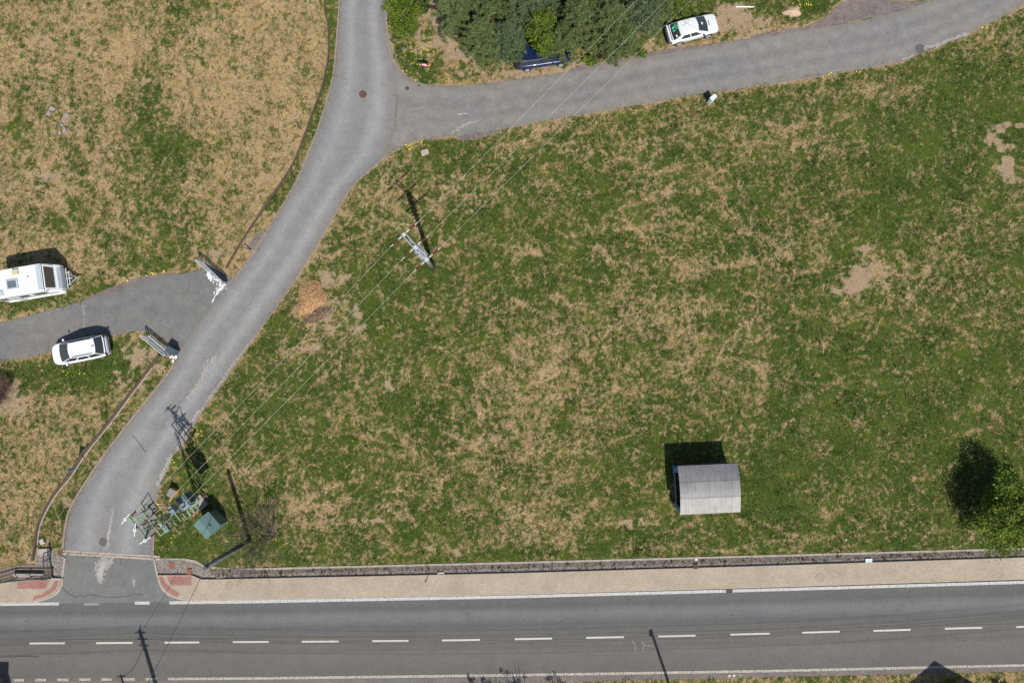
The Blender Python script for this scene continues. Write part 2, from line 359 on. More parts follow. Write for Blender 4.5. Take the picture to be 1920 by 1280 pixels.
# ---------------------------------------------------------------- ground dryness field
x0, x1, y0, y1, gs = -48.0, 48.0, -31.0, 37.0, .08
gx = np.arange(x0, x1+gs/2, gs); gy = np.arange(y0, y1+gs/2, gs); NX, NY = len(gx), len(gy)
GX, GY = np.meshgrid(gx, gy)
PX, PY = pix(GX, GY)
def vnoise(wx, wy=None, seed=0, X=GX, Y=GY):
    wy = wy or wx; r = np.random.default_rng(seed)
    n1 = int(160/wx)+4; n2 = int(120/wy)+4; g = r.random((n2, n1))
    u = (X+75)/wx; v = (Y+55)/wy; i = np.floor(u).astype(int); j = np.floor(v).astype(int)
    i = np.clip(i, 0, n1-2); j = np.clip(j, 0, n2-2); fu = u-i; fv = v-j
    fu = fu*fu*(3-2*fu); fv = fv*fv*(3-2*fv)
    return (g[j, i]*(1-fu)+g[j, i+1]*fu)*(1-fv)+(g[j+1, i]*(1-fu)+g[j+1, i+1]*fu)*fv-.5
WXn = GX+.5*vnoise(.9, seed=90)+1.5*vnoise(4, seed=91); WYn = GY+.5*vnoise(.9, seed=92)+1.5*vnoise(4, seed=93)
def ridge(wl, seed): return 1-np.abs(vnoise(wl, seed=seed, X=WXn, Y=WYn))*4
def gb(cx, cy, rx, ry, a=0):
    dx = PX-cx; dy = PY-cy; c, s = math.cos(R(a)), math.sin(R(a)); X = (dx*c+dy*s)/rx; Y = (-dx*s+dy*c)/ry
    return np.exp(-(X*X+Y*Y)*.7)
def inpoly(poly, X=PX, Y=PY):
    m = np.zeros(X.shape, bool); n = len(poly)
    bx = [p[0] for p in poly]; by = [p[1] for p in poly]
    sel = (X > min(bx)) & (X < max(bx)) & (Y > min(by)) & (Y < max(by)); xs = X[sel]; ys = Y[sel]; mm = np.zeros(xs.shape, bool)
    for i in range(n):
        ax, ay = poly[i]; cx, cy = poly[(i+1) % n]
        if ay == cy: continue
        c = ((ay > ys) != (cy > ys)) & (xs < (cx-ax)*(ys-ay)/(cy-ay)+ax); mm ^= c
    m[sel] = mm; return m
LW_up = smoothline([(640, -700), (618, -200), (609, 0), (616, 50), (616, 105), (611, 135), (602, 172), (590, 203), (577, 240), (560, 285), (542, 322), (505, 376), (480, 414), (452, 456), (425, 503)])
LW_dn = smoothline([(300, 666), (272, 703), (240, 745), (205, 792), (160, 848), (132, 890), (106, 922), (88, 950), (72, 985), (67, 1020), (62, 1050)])
left_up = inpoly([(-900, -900), (630, -900)]+LW_up+[(425, 520), (375, 504), (200, 552), (0, 605), (-900, 880)])
left_dn = inpoly([(-900, 940), (0, 678), (265, 620)]+LW_dn+[(60, 1065), (-900, 1090)])
DRY = np.full(GX.shape, .285)
DRY[left_up] = .62; DRY[left_dn] = .47
for b in [(290, 200, 35, 60, -.42), (335, 262, 60, 35, -.38), (300, 320, 70, 45, -.30), (345, 15, 40, 30, -.36), (285, 60, 45, 40, -.15), (40, 40, 30, 28, -.34), (90, 415, 65, 22, -.30),
          (235, 445, 40, 55, -.22), (330, 470, 40, 45, -.36), (355, 385, 60, 50, -.30), (130, 300, 60, 40, -.12), (270, 500, 60, 20, -.36), (75, 560, 90, 16, -.42), (200, 540, 60, 12, -.4),
          (60, 580, 60, 14, -.4), (560, 150, 40, 90, .06), (440, 120, 80, 90, .05), (520, 340, 40, 30, .05), (60, 700, 90, 28, -.42), (170, 700, 90, 30, -.42), (40, 860, 60, 60, .10), (130, 990, 60, 50, -.12),
          (90, 650, 30, 14, -.2), (215, 660, 30, 30, -.30), (230, 700, 40, 30, -.15), (1850, 200, 120, 90, -.28), (1700, 330, 200, 110, -.15), (1750, 720, 230, 150, -.17), (1600, 900, 240, 90, -.14), (1500, 450, 120, 80, -.05),
          (980, 420, 80, 60, -.10), (1290, 480, 130, 35, .16), (1120, 640, 150, 60, .14), (1050, 740, 110, 70, .16), (940, 850, 140, 60, .13), (880, 640, 100, 60, -.02), (570, 800, 80, 60, -.12),
          (600, 430, 60, 40, .08), (720, 560, 60, 70, -.22), (700, 400, 50, 25, .1), (800, 350, 120, 30, .12), (620, 600, 70, 45, .28), (600, 690, 40, 30, .1), (650, 980, 90, 9, .34), (580, 950, 80, 16, .16),
          (1155, 980, 70, 8, .40), (790, 1020, 60, 12, .22), (840, 1035, 40, 12, .28), (1100, 1010, 150, 12, .12), (600, 1035, 200, 14, -.12), (1050, 1042, 220, 9, -.26), (1500, 1020, 250, 12, -.10), (1560, 1010, 60, 10, .25),
          (1310, 820, 60, 20, -.1), (1440, 920, 60, 70, -.20), (1300, 1000, 150, 15, -.12), (450, 960, 60, 60, -.10), (350, 900, 60, 60, -.16), (340, 1030, 60, 20, -.2), (420, 1030, 60, 25, -.14),
          (480, 880, 60, 40, .1), (1500, 270, 120, 25, .22), (1250, 235, 180, 22, .18), (1640, 170, 160, 18, .20), (1850, 80, 80, 22, .25), (1360, 260, 40, 40, .12), (1700, 500, 70, 45, .05),
          (830, 110, 40, 40, .30), (900, 145, 60, 14, .25), (775, 115, 35, 45, -.12), (800, 145, 40, 20, -.05), (870, 140, 20, 10, -.5), (800, 130, 18, 22, -.4), (1390, 40, 60, 28, .5), (1290, 10, 60, 25, -.30), (1500, 10, 80, 25, -.28), (1480, 52, 130, 10, .35),
          (1350, 85, 100, 8, .3), (1190, 100, 90, 10, .25), (470, 470, 25, 20, .3), (450, 500, 20, 20, .2), (1410, 700, 90, 60, .08), (1290, 600, 120, 50, .05), (1262, 360, 55, 4, .40, -3), (1185, 428, 75, 4, .42, -4), (1370, 498, 95, 4, .45, -8), (1303, 492, 50, 14, .25), (1642, 498, 22, 30, .45), (1100, 362, 40, 5, .3, -10), (1430, 700, 8, 40, .25), (1800, 620, 50, 6, .35, 30), (1700, 590, 12, 24, .25), (1760, 880, 60, 6, .4, -20), (1560, 720, 40, 5, .3, -30)]+[(random.uniform(480, 1900), random.uniform(300, 1030), random.uniform(14, 50), random.uniform(2.5, 5), random.uniform(.15, .42), random.gauss(-8, 30)) for _ in range(110)]+[(random.uniform(20, 600), random.uniform(10, 500), random.uniform(14, 50), random.uniform(3, 8), random.uniform(-.28, .2), random.gauss(55, 25)) for _ in range(50)]+[(random.uniform(450, 1900), random.uniform(280, 1030), random.uniform(10, 34), random.uniform(6, 16), random.uniform(-.28, -.1), random.uniform(0, 180)) for _ in range(90)]:
    DRY += b[4]*gb(*b[:4], *(b[5:6]))*(.75 if b[0] > 420 else .8)
verge_up = inpoly(LW_up+[(425, 530)]+L_side[::-1][40:]) if False else inpoly([(625, -700)]+LW_up+[(430, 532), (480, 470), (545, 362), (590, 262), (617, 180), (634, 60), (638, 0), (655, -700)])
DRY[verge_up & (PY < 250)] = .16; DRY[verge_up & (PY >= 250)] = .30; DRY[verge_up & (PY > 395)] = .58
verge_dn = inpoly(LW_dn+[(70, 1040), (121, 1036), (124, 1000), (155, 917), (250, 785), (325, 690), (332, 667)])
DRY[verge_dn] = .28; DRY[verge_dn & (PY < 800)] = .40
south_v = PY > (1281-(PX-960)*.024); DRY[south_v] = .45
DRY += .13*vnoise(7, seed=1)+.16*vnoise(2.6, seed=2)+.13*vnoise(1.1, seed=3)
BROAD = DRY.copy()
DET = .10*(ridge(1.0, 4)-.35)+.17*(ridge(.48, 5)-.35)+.12*(ridge(.26, 15)-.35)+.34*vnoise(.27, seed=6)+.58*vnoise(.13, seed=7)+.30*np.clip((ridge(1.5, 30)-.72)/.28, 0, 1)*np.clip(.6+2*vnoise(5, seed=31), 0, 1)+.22*np.clip((ridge(3.1, 33)-.85)/.15, 0, 1)
BARE = np.zeros(GX.shape)
for b in [(1609, 530, 18, 20, 1.5), (1603, 500, 11, 20, .65), (1642, 505, 24, 32, .36), (1625, 465, 14, 5, .6), (1568, 548, 14, 6, .8), (1889, 300, 12, 28, .85), (1868, 260, 20, 13, .7), (1900, 235, 20, 4, .8), (1895, 320, 16, 14, .7),
          (640, 975, 60, 5, .8), (1165, 979, 45, 5, .8), (825, 25, 26, 26, 1.2), (840, 80, 30, 24, 1.0), (870, 110, 16, 14, .9), (800, 85, 25, 12, .6), (1085, 122, 60, 8, .7), (1000, 138, 50, 7, .9), (1210, 98, 60, 6, .6), (915, 140, 60, 6, .6),
          (1395, 42, 40, 16, .8), (1370, 20, 30, 18, .5), (10, 745, 28, 24, 1.2), (600, 590, 44, 24, .5), (660, 600, 30, 26, .45), (620, 520, 40, 18, .4), (545, 225, 14, 10, .6), (278, 152, 8, 7, 1.1), (115, 228, 24, 22, .45),
          (98, 85, 60, 30, .1), (480, 455, 14, 14, 1.2), (395, 478, 30, 14, .6), (260, 660, 22, 14, .9), (235, 700, 20, 22, .55), (290, 680, 12, 16, .8), (262, 722, 10, 14, .6), (215, 735, 10, 16, .45), (232, 778, 10, 12, .4), (180, 868, 10, 12, .45), (125, 945, 10, 14, .45), (300, 700, 8, 10, .5), (105, 70, 30, 14, .2), (95, 330, 24, 12, .35), (30, 440, 26, 10, .3), (120, 470, 20, 8, .3), (570, 650, 40, 14, .25),
          (800, 1025, 10, 6, .6), (845, 1035, 22, 7, .7), (1330, 1000, 14, 4, .6), (700, 430, 12, 10, .4), (1080, 300, 40, 10, .1), (730, 712, 8, 18, .4), (760, 695, 14, 8, .4), (1180, 990, 30, 6, .3), (60, 1050, 12, 20, .6), (1740, 65, 30, 8, .3)]:
    BARE += b[4]*gb(*b[:4])
BARE += (1.0*vnoise(.9, seed=80)+1.2*vnoise(.38, seed=81)+.8*DET)*np.clip(BARE*4, 0, 1)*np.clip(1.7-BARE, .15, 1)
ROAD = (inpoly(L_side+R_side[::-1]) | inpoly(N_ne+S_ne[::-1]) | inpoly(N_dr+S_dr[::-1]))
zone_s = (PY > np.interp(PX, [p[0] for p in TB['grass']], [p[1] for p in TB['grass']])) & (PX > 288) & (PY < np.interp(PX, [p[0] for p in TB['verge']], [p[1] for p in TB['verge']]))
zone_l = (PX <= 330) & (PY > 1046) & (PY < 1290)
zone_l |= (PX <= 124) & (PX > 70) & (PY > 1028) & (PY < 1100)
zone_l &= ~((PX < 66) & (PY < 1064))
ROAD |= zone_s | zone_l
drive_top = [(1577, 4), (1592, 0), (1610, -20), (1640, -200), (1740, -200), (1680, -20), (1668, 2), (1742, 2), (1665, 27), (1540, 52), (1440, 66), (1500, 55), (1545, 35)]
ROAD |= inpoly(drive_top)
GRAV = [[(148, 566), (175, 552), (205, 540), (250, 522), (290, 514), (330, 512), (350, 516), (275, 530), (200, 556)],
        [(1060, 138), (1080, 126), (1130, 118), (1210, 101), (1290, 89), (1360, 80), (1440, 63), (1500, 54), (1540, 56), (1440, 73), (1285, 100), (1210, 112), (1110, 132)],
        [(855, 258), (880, 251), (935, 243), (935, 250), (905, 258), (880, 264), (860, 264)], [(462, 462), (480, 440), (500, 425), (482, 458), (470, 474)]]
for g_ in GRAV: ROAD |= inpoly(g_, PX+8*vnoise(.5, seed=70), PY+8*vnoise(.5, seed=71))
def blur(a, rad):
    k = int(rad/gs); a = a.astype(float)
    for ax in (0, 1):
        for _ in range(2):
            c = np.cumsum(np.pad(a, [(k+1, k) if q == ax else (0, 0) for q in (0, 1)], mode='edge'), axis=ax)
            a = (np.take(c, range(2*k+1, c.shape[ax]), axis=ax)-np.take(c, range(0, c.shape[ax]-2*k-1), axis=ax))/(2*k+1)
    return a
ED = blur(ROAD & ~zone_s & ~zone_l, .55); ED = np.where(ROAD, 1, ED)
fringe = np.clip(ED*2.2, 0, 1)*(.5+1.6*vnoise(1.6, seed=95))
DRY += .36*np.clip(fringe, 0, 1)*np.where(verge_up | verge_dn, .5, 1); BROAD = DRY.copy()
BARE += np.clip(ED*2.6-.35, 0, 1)*np.clip(.55+2.0*vnoise(1.2, seed=96)+1.2*vnoise(.3, seed=97), 0, 1)*np.where(PY > 400, .7, 1)
# ---------------------------------------------------------------- ground sheet
def grid_mesh():
    idx = np.arange(NX*NY).reshape(NY, NX)
    f = np.stack([idx[:-1, :-1], idx[:-1, 1:], idx[1:, 1:], idx[1:, :-1]], -1).reshape(-1, 4)
    me = bpy.data.meshes.new('ground'); me.vertices.add(NX*NY); Z = np.where(ROAD, -.03, .05*vnoise(2.2, seed=40)+.05*vnoise(.5, seed=41)-.01)
    Z = np.minimum(Z, .012)
    Z[(GX < x0+.2) | (GX > x1-.2) | (GY < y0+.2) | (GY > y1-.2)] = -.03
    co = np.stack([GX, GY, Z], -1).reshape(-1); me.vertices.foreach_set('co', co)
    me.loops.add(f.size); me.loops.foreach_set('vertex_index', f.ravel())
    me.polygons.add(len(f)); me.polygons.foreach_set('loop_start', np.arange(0, f.size, 4))
    me.polygons.foreach_set('use_smooth', np.ones(len(f), bool))
    me.update(calc_edges=True)
    for nme, arr in (('dry', np.clip(BROAD+DET, 0, 1)), ('bare', np.clip(BARE, 0, 1)), ('broad', np.clip(BROAD, 0, 1)), ('lt', np.clip(left_up*.9+left_dn*.5+south_v*.3, 0, 1))):
        a = me.attributes.new(nme, 'FLOAT', 'POINT'); a.data.foreach_set('value', arr.ravel().astype(np.float32))
    return me
m, nt, bs = newmat('meadow_ground')
def attr(n): return nn(nt, 'ShaderNodeAttribute', _attribute_name=n).outputs['Fac']
fine = noise(nt, 11, 4, .8); mid = noise(nt, 2.5, 4, .6); lo = noise(nt, .35, 3, .6)
green = ramp(nt, math_(nt, 'ADD', math_(nt, 'MULTIPLY', mid, .45), math_(nt, 'MULTIPLY', fine, .55)), [(.34, (.011, .021, .006)), (.47, (.033, .056, .009)), (.62, (.068, .098, .014)), (.78, (.125, .135, .026))])  # darkest greens paint the small shadows between the grass
green = mix(nt, ramp(nt, lo, [(.4, (0,)*3), (.65, (.5,)*3)]), green, (.085, .105, .020))
straw = ramp(nt, fine, [(.25, (.115, .082, .038)), (.5, (.295, .210, .104)), (.75, (.48, .362, .205))])
straw = mix(nt, ramp(nt, lo, [(.42, (0,)*3), (.6, (.30,)*3)]), straw, mix(nt, 1.0, straw, (1.02, .84, .80), 'MULTIPLY'))
f = math_(nt, 'ADD', attr('dry'), math_(nt, 'MULTIPLY_ADD', fine, 1.1, -.55))
f = math_(nt, 'SMOOTHSTEP' if False else 'MULTIPLY_ADD', f, 1.65, -.33, clamp=True)
col = mix(nt, f, green, straw)
soil = ramp(nt, fine, [(.28, (.11, .078, .048)), (.48, (.245, .178, .112)), (.7, (.40, .305, .205))])
bf = math_(nt, 'MULTIPLY_ADD', math_(nt, 'ADD', attr('bare'), math_(nt, 'MULTIPLY_ADD', fine, .8, -.4)), 2.2, -.75, clamp=True)
col = mix(nt, bf, col, soil)
nt.links.new(col, bs.inputs['Base Color']); bs.inputs['Roughness'].default_value = .95; bs.inputs['Specular IOR Level'].default_value = .1
bump(nt, bs, fine, .9, .06)
MAT['ground'] = m
me = grid_mesh(); me.materials.append(m); go = bpy.data.objects.new('ground', me); C.objects.link(go); struct(go)
far = MB(); q = 1500
for (a, b, c, d) in ((-q, -q, x0+.1, q), (x1-.1, -q, q, q), (x0+.1, -q, x1-.1, y0+.1), (x0+.1, y1-.1, x1-.1, q)):
    far.add([(a, b, -.034), (c, b, -.034), (c, d, -.034), (a, d, -.034)], [(0, 1, 2, 3)])
far_m, nt, bs = newmat('far_grassland')
nt.links.new(ramp(nt, noise(nt, 1.6, 8, .8), [(.38, (.03, .055, .012)), (.5, (.085, .10, .03)), (.62, (.26, .19, .10))]), bs.inputs['Base Color']); bs.inputs['Roughness'].default_value = .95
struct(far.build('grassland', far_m, fixn=False))
# ---------------------------------------------------------------- grass blades
def tri_cloud(name, P, D, W, rnd, mat, kind='stuff', label=None, parent=None, nseg=1):
    n = len(P); V = np.empty((n, 3, 3), np.float32); V[:, 0] = P-W; V[:, 1] = P+W; V[:, 2] = P+D
    me = bpy.data.meshes.new(name); me.vertices.add(n*3); me.vertices.foreach_set('co', V.ravel())
    me.loops.add(n*3); me.loops.foreach_set('vertex_index', np.arange(n*3)); me.polygons.add(n)
    me.polygons.foreach_set('loop_start', np.arange(0, n*3, 3)); me.update(calc_edges=True)
    a = me.attributes.new('rnd', 'FLOAT', 'POINT'); a.data.foreach_set('value', np.repeat(rnd, 3).astype(np.float32))
    me.materials.append(MAT[mat]); o = bpy.data.objects.new(name, me); C.objects.link(o)
    if parent is not None: o.parent = parent
    if kind: setp(o, kind=kind)
    if label: o['label'] = label
    return o
def sample(N, seed):
    r = np.random.default_rng(seed); X = r.uniform(-43, 43, N); Y = r.uniform(-29.5, 33, N)
    i = ((X-x0)/gs).astype(int); j = ((Y-y0)/gs).astype(int)
    jit = lambda a: np.clip(a+r.integers(-4, 5, N), 0, None)
    road = ROAD[np.clip(jit(j), 0, NY-1), np.clip(jit(i), 0, NX-1)] & (ROAD[j, i] | (r.random(N) < .6))
    return r, X, Y, i, j, road
def blades(name, N, seed, dry):
    r, X, Y, i, j, road = sample(N, seed)
    d = (BROAD+DET)[j, i]; b = BARE[j, i]
    p = np.clip((d-.36)*2.6+.10, 0.03, 1) if dry else np.clip((.80-d)*2.2, .05, 1)
    keep = (~road) & (r.random(N) < p*np.clip(1.1-b*1.2, 0.03, 1)); X, Y, i, j = X[keep], Y[keep], i[keep], j[keep]; n = len(X)
    a = r.uniform(0, 2*np.pi, n)
    if dry:   # straw lies in combed swathes
        a = np.where(r.random(n) < .5, 2.4+3*vnoise(1.6, seed=60)[j, i]*2+r.normal(0, .4, n), a)
        ln = r.uniform(.10, .30, n); el = r.uniform(.0, .45, n); w = r.uniform(.010, .024, n)
        rnd = np.clip(.5+r.normal(0, .22, n)+.5*vnoise(1.0, seed=61)[j, i], 0, 1)
    else:
        ln = r.uniform(.09, .20, n)*(1+.9*np.clip(vnoise(.6, seed=64)[j, i]*2, -.5, 1)); el = r.uniform(.35, 1.3, n); w = r.uniform(.010, .026, n)
        rnd = np.clip(.42+r.normal(0, .2, n)+.9*vnoise(2.4, seed=62)[j, i]+.8*vnoise(.4, seed=63)[j, i]+.12*(PY[j, i] > 980), 0, 1)
    D = np.stack([np.cos(a)*np.cos(el)*ln, np.sin(a)*np.cos(el)*ln, np.sin(el)*ln+.02], -1)
    W = np.stack([-np.sin(a)*w, np.cos(a)*w, np.zeros(n)], -1)
    P = np.stack([X, Y, np.full(n, .005)], -1)
    return tri_cloud(name, P, D, W, rnd, 'blade_dry' if dry else 'blade_green')
blades('grass', 480000, 5, False)['label'] = 'short green meadow grass around the roads'
blades('dry_grass', 380000, 6, True)['label'] = 'flattened straw coloured dry grass in the meadows'
# dandelions
def dandelions():
    mb = MB(); mb2 = None
    spots = [(1800/4+0, 0)]
    cl = [(795, 95, 22, 16, 26), (780, 120, 30, 20, 14), (838, 152, 6, 3, 8), (767, 275, 6, 5, 12), (790, 268, 6, 4, 6), (370, 812, 8, 6, 14), (360, 838, 6, 5, 5), (285, 513, 7, 3, 9), (308, 508, 4, 2, 4), (240, 527, 5, 2, 4),
          (135, 697, 22, 6, 12), (307, 692, 5, 4, 6), (322, 867, 5, 5, 6), (300, 945, 5, 5, 6), (1510, 8, 16, 8, 18), (1555, 140, 5, 3, 6), (1613, 136, 4, 2, 4), (1845, 53, 5, 2, 6), (1705, 2, 8, 3, 6), (1587, 567, 3, 2, 3),
          (662, 826, 2, 2, 2), (1885, 371, 2, 2, 1), (1479, 388, 2, 2, 1), (255, 760, 5, 5, 2), (600, 150, 6, 20, 3), (330, 1010, 30, 20, 6), (900, 120, 30, 20, 5)]
    for cx, cy, rx, ry, n in cl:
        for _ in range(n):
            p = G(random.gauss(cx, rx*.6), random.gauss(cy, ry*.6)); r_ = random.uniform(.028, .05); z = random.uniform(.06, .13)
            k = 6; mb.add([(p.x, p.y, z+.015)]+[(p.x+r_*math.cos(2*math.pi*i/k), p.y+r_*math.sin(2*math.pi*i/k), z) for i in range(k)], [(0, 1+i, 1+(i+1) % k) for i in range(k)])
    o = mb.build('dandelions', 'yellow'); setp(o, kind='stuff', label='yellow dandelion heads scattered along the verges')
dandelions()
# ---------------------------------------------------------------- roads
sheet_strip('access_road', L_side, R_side, .024, 'asph_side', 160, 6)
sheet_strip('upper_road', N_ne, S_ne, .018, 'asph_ne', 160, 6)
sheet_strip('driveway', N_dr, S_dr, .012, 'asph_drive', 100, 4)
XR = [x for x in XS]
sheet_strip('main_road_north_lane', tl('white0', d=-.5), tl('seam'), .020, 'asph_north', len(XS), 6)
sheet_strip('main_road_south_lane', tl('seam'), tl('south', d=4), .016, 'asph_south', len(XS), 6)
sheet_strip('road_shoulder', tl('south', d=3), tl('verge'), .010, 'shoulder', len(XS), 2)
def shape(name, pts, z, mat, z1=None, sm=True):
    pts = smoothline(pts+[pts[0]], 14)[:-1] if sm else pts
    mb = MB(); mb.poly([G(*p) for p in pts], z, z1); return mb.build(name, mat, fixn=False)
# dark seam line between the lanes
mb = MB(); ribbon(mb, tl('seam'), .035, .0245); struct(mb.build('road_seam', 'crack', fixn=False))
# junction apron
struct(shape('junction_apron', [(121, 1036), (120, 1062), (117, 1098), (108, 1111), (93, 1120), (63, 1128), (63, 1131), (345, 1127.5), (345, 1124), (325, 1118), (309, 1106), (300, 1090), (294, 1066), (288, 1042)], .0285, 'asph_apron', sm=False))
# gravel shoulders and the entrance at the top right
struct(shape('gravel_entrance', drive_top, .009, 'gravel_grey', sm=False))
struct(shape('gravel_shoulder', GRAV[0], .008, 'gravel_grey'))
struct(shape('gravel_verge', [(1060, 136), (1080, 124), (1130, 116), (1210, 99), (1290, 87), (1360, 78), (1440, 61), (1500, 52), (1540, 54), (1440, 71), (1285, 98), (1210, 110), (1110, 130)], .007, 'gravel_grey'))
struct(shape('gravel_patch', GRAV[3], .0075, 'gravel_grey'))
struct(shape('gravel_strip', [(855, 258), (880, 251), (935, 243), (935, 250), (905, 258), (880, 264), (860, 264)], .007, 'gravel_grey'))
# pavement, gutter, gravel bed
def brickmat(name, a, b, mortar):
    m, nt, bs = newmat(name); tc = nt.nodes.new('ShaderNodeTexCoord')
    mp = nn(nt, 'ShaderNodeMapping', Rotation=(0, 0, R(-1.4))); nt.links.new(tc.outputs['Object'], mp.inputs[0])
    br = nn(nt, 'ShaderNodeTexBrick', Color1=(*a, 1), Color2=(*b, 1), Mortar=(*mortar, 1), Scale=1.0)
    br.inputs['Brick Width'].default_value = .22; br.inputs['Row Height'].default_value = .13; br.inputs['Mortar Size'].default_value = .007
    nt.links.new(mp.outputs[0], br.inputs['Vector'])
    c = mix(nt, 1.0, br.outputs['Color'], ramp(nt, noise(nt, .5, 5, .6), [(.3, (.84, .81, .80)), (.7, (1.08, 1.08, 1.07))]), 'MULTIPLY')
    c = mix(nt, 1.0, c, ramp(nt, noise(nt, 14, 3, .7), [(.3, (.82,)*3), (.7, (1.12,)*3)]), 'MULTIPLY')
    nt.links.new(c, bs.inputs['Base Color']); bs.inputs['Roughness'].default_value = .9; return m
MAT['paving'] = brickmat('tan_block_paving', (.300, .250, .190), (.345, .288, .218), (.22, .185, .14))
MAT['paving_red'] = brickmat('red_block_paving', (.245, .118, .095), (.29, .145, .118), (.20, .105, .085))
xs2 = [x for x in range(350, 4400, 25)]
mb = MB(); p = tl('pave0', xs2)+tl('pave1', xs2)[::-1]
PZ = .10
pave_r = [(296, 1077), (303, 1099), (312, 1109), (324, 1116), (345, 1122.5)]
mb.poly([G(*q) for q in [(360, 1077), (379, 1085)]+[(x, y) for x, y in tl('pave0', xs2) if x > 385]+tl('pave1', xs2)[::-1][:-1]+pave_r[::-1]], -.02, PZ)
lft = [(-2400, 1190), (-600, 1122), (-60, 1105), (0, 1093), (22, 1089), (97, 1084), (116, 1086), (112, 1101), (104, 1112), (90, 1119), (63, 1126.5), (0, 1127.5), (-600, 1133), (-2400, 1150)]
mb.poly([G(*q) for q in lft], -.02, PZ)
struct(mb.build('pavement', 'paving', fixn=False))
def redpatch(pts): return MB().poly([G(*q) for q in smoothline(pts, 8)], PZ+.004)
mb = redpatch([(110, 1087), (114, 1087)]); mb = MB()
for pts in ([(96, 1085.5), (86, 1102), (35, 1102.5), (35, 1089)], [(113.5, 1086.5), (106, 1104), (92, 1114), (64, 1124), (64, 1115.5), (82, 1112), (96, 1102), (105, 1086.5)],
            [(314, 1079), (322, 1096), (360, 1096), (360, 1079)], [(297, 1079), (304, 1096), (314, 1107), (325, 1114.5), (335, 1117.5), (337, 1110), (322, 1101), (312, 1092), (306, 1079)]):
    mb.poly([G(*q) for q in pts], PZ+.004)
struct(mb.build('tactile_paving', 'paving_red', fixn=False))
# kerbs
K = MB()
ribbon(K, tl('pave1', xs2, .9), .10, -.01, PZ+.004)
ribbon(K, smoothline([(290, 1048), (297, 1080), (304, 1100), (313, 1110.5), (325, 1117.5), (350, 1124)], 6), .13, -.01, PZ+.006)
ribbon(K, smoothline([(123, 1045), (118.5, 1080), (117, 1095), (108, 1110.5), (92, 1120), (63, 1128)], 6), .13, -.01, PZ+.006)
ribbon(K, [(-2400, 1151), (-600, 1134), (0, 1128.4), (63, 1128)], .10, -.01, PZ+.004)
struct(K.build('kerb', 'kerb'))
K = MB()
ku = [p for p in L_side if p[1] < 533]; kd = [p for p in L_side if 668 < p[1] < 1034]
ribbon(K, [(p[0]-1.5, p[1]) for p in ku], .11, -.02, .06)
ribbon(K, [(p[0]-2.5, p[1]) for p in kd], .15, -.02, .09)
ribbon(K, smoothline([(724.5, -260), (724.5, 0), (726, 60), (731, 95), (737, 112), (746, 127), (762.5, 142.5)], 8), .12, -.02, .10)
ribbon(K, [(x+1.5, y) for x, y in smoothline([(750, 277.5), (720, 295), (690, 321), (655, 355), (635, 390), (610, 432), (572, 495), (530, 557), (480, 627), (425, 705), (375, 775), (350, 815), (327, 850)], 14)], .11, -.02, .055)
ribbon(K, [(x+1, y) for x, y in smoothline([(296, 925), (291, 950), (288.5, 990), (286.5, 1040)], 14)], .10, -.02, .06)
ribbon(K, smoothline([(1440, 160), (1565, 138.5), (1680, 118)], 14), .08, -.02, .035)
struct(K.build('side_kerb', 'kerb_brown'))
# gutter strips
xs3 = [x for x in range(395, 4400, 25)]
mb = MB(); mb.poly([G(*q) for q in tl('grass', xs3, .2)+tl('edge', xs3, .4)[::-1]], -.02, .035); mb.poly([G(*q) for q in [(298, 1046), (345, 1050), (366, 1055), (392, 1068.5), (392, 1064.5), (368, 1050), (345, 1046)]], -.02, .034)
struct(mb.build('edging_strip', 'concrete', fixn=False))
mb = MB(); mb.poly([G(*q) for q in tl('edge', xs3, .4)+tl('gutter', xs3)[::-1]], .010); struct(mb.build('drainage_gutter', pm('gutter_concrete', (.15, .128, .11), (.08, .067, .056), 4, .95, bmp=.5), fixn=False))
MAT['pebble_bed'] = asphalt('pebble_bed', (.20, .172, .148), .75, None, .2)
mb = MB(); mb.poly([G(*q) for q in tl('gutter', xs3)+tl('pave0', xs3, -.8)[::-1]], .008)
mb.poly([G(*q) for q in [(290, 1044), (345, 1050), (366, 1055), (395, 1070), (395, 1086), (379, 1084), (360, 1076.5), (296, 1076)]], .006)
mb.poly([G(*q) for q in [(101, 1040), (121, 1038), (118.5, 1081), (101, 1081)]], .006)
mb.poly([G(*q) for q in [(72, 1029), (100, 1029), (101, 1060), (66, 1058)]], .007)
struct(mb.build('pebble_bed', 'pebble_bed', fixn=False))
mb = MB(); ribbon(mb, tl('pave0', [x for x in xs3 if x > 400], -.8), .05, .0, .125)
ribbon(mb, [(296, 1076.3), (360, 1076.3), (380, 1084.3), (405, lerp_tab(TB['pave0'], 405)-.8)], .05, 0, .125)
struct(mb.build('steel_edging', 'dark_edge'))
# drainage channel across the access road
mb = MB(); ribbon(mb, [(112, 1032), (200, 1037.3), (300, 1043)], .15, -.01, .036); ribbon(mb, [(112, 1037), (200, 1041.7), (300, 1048)], .15, -.01, .036)
struct(mb.build('drain_channel', 'kerb')); mb = MB(); ribbon(mb, [(122, 1035), (200, 1039.5), (292, 1045.3)], .07, .0, .032); struct(mb.build('drain_slot', 'dark_edge'))
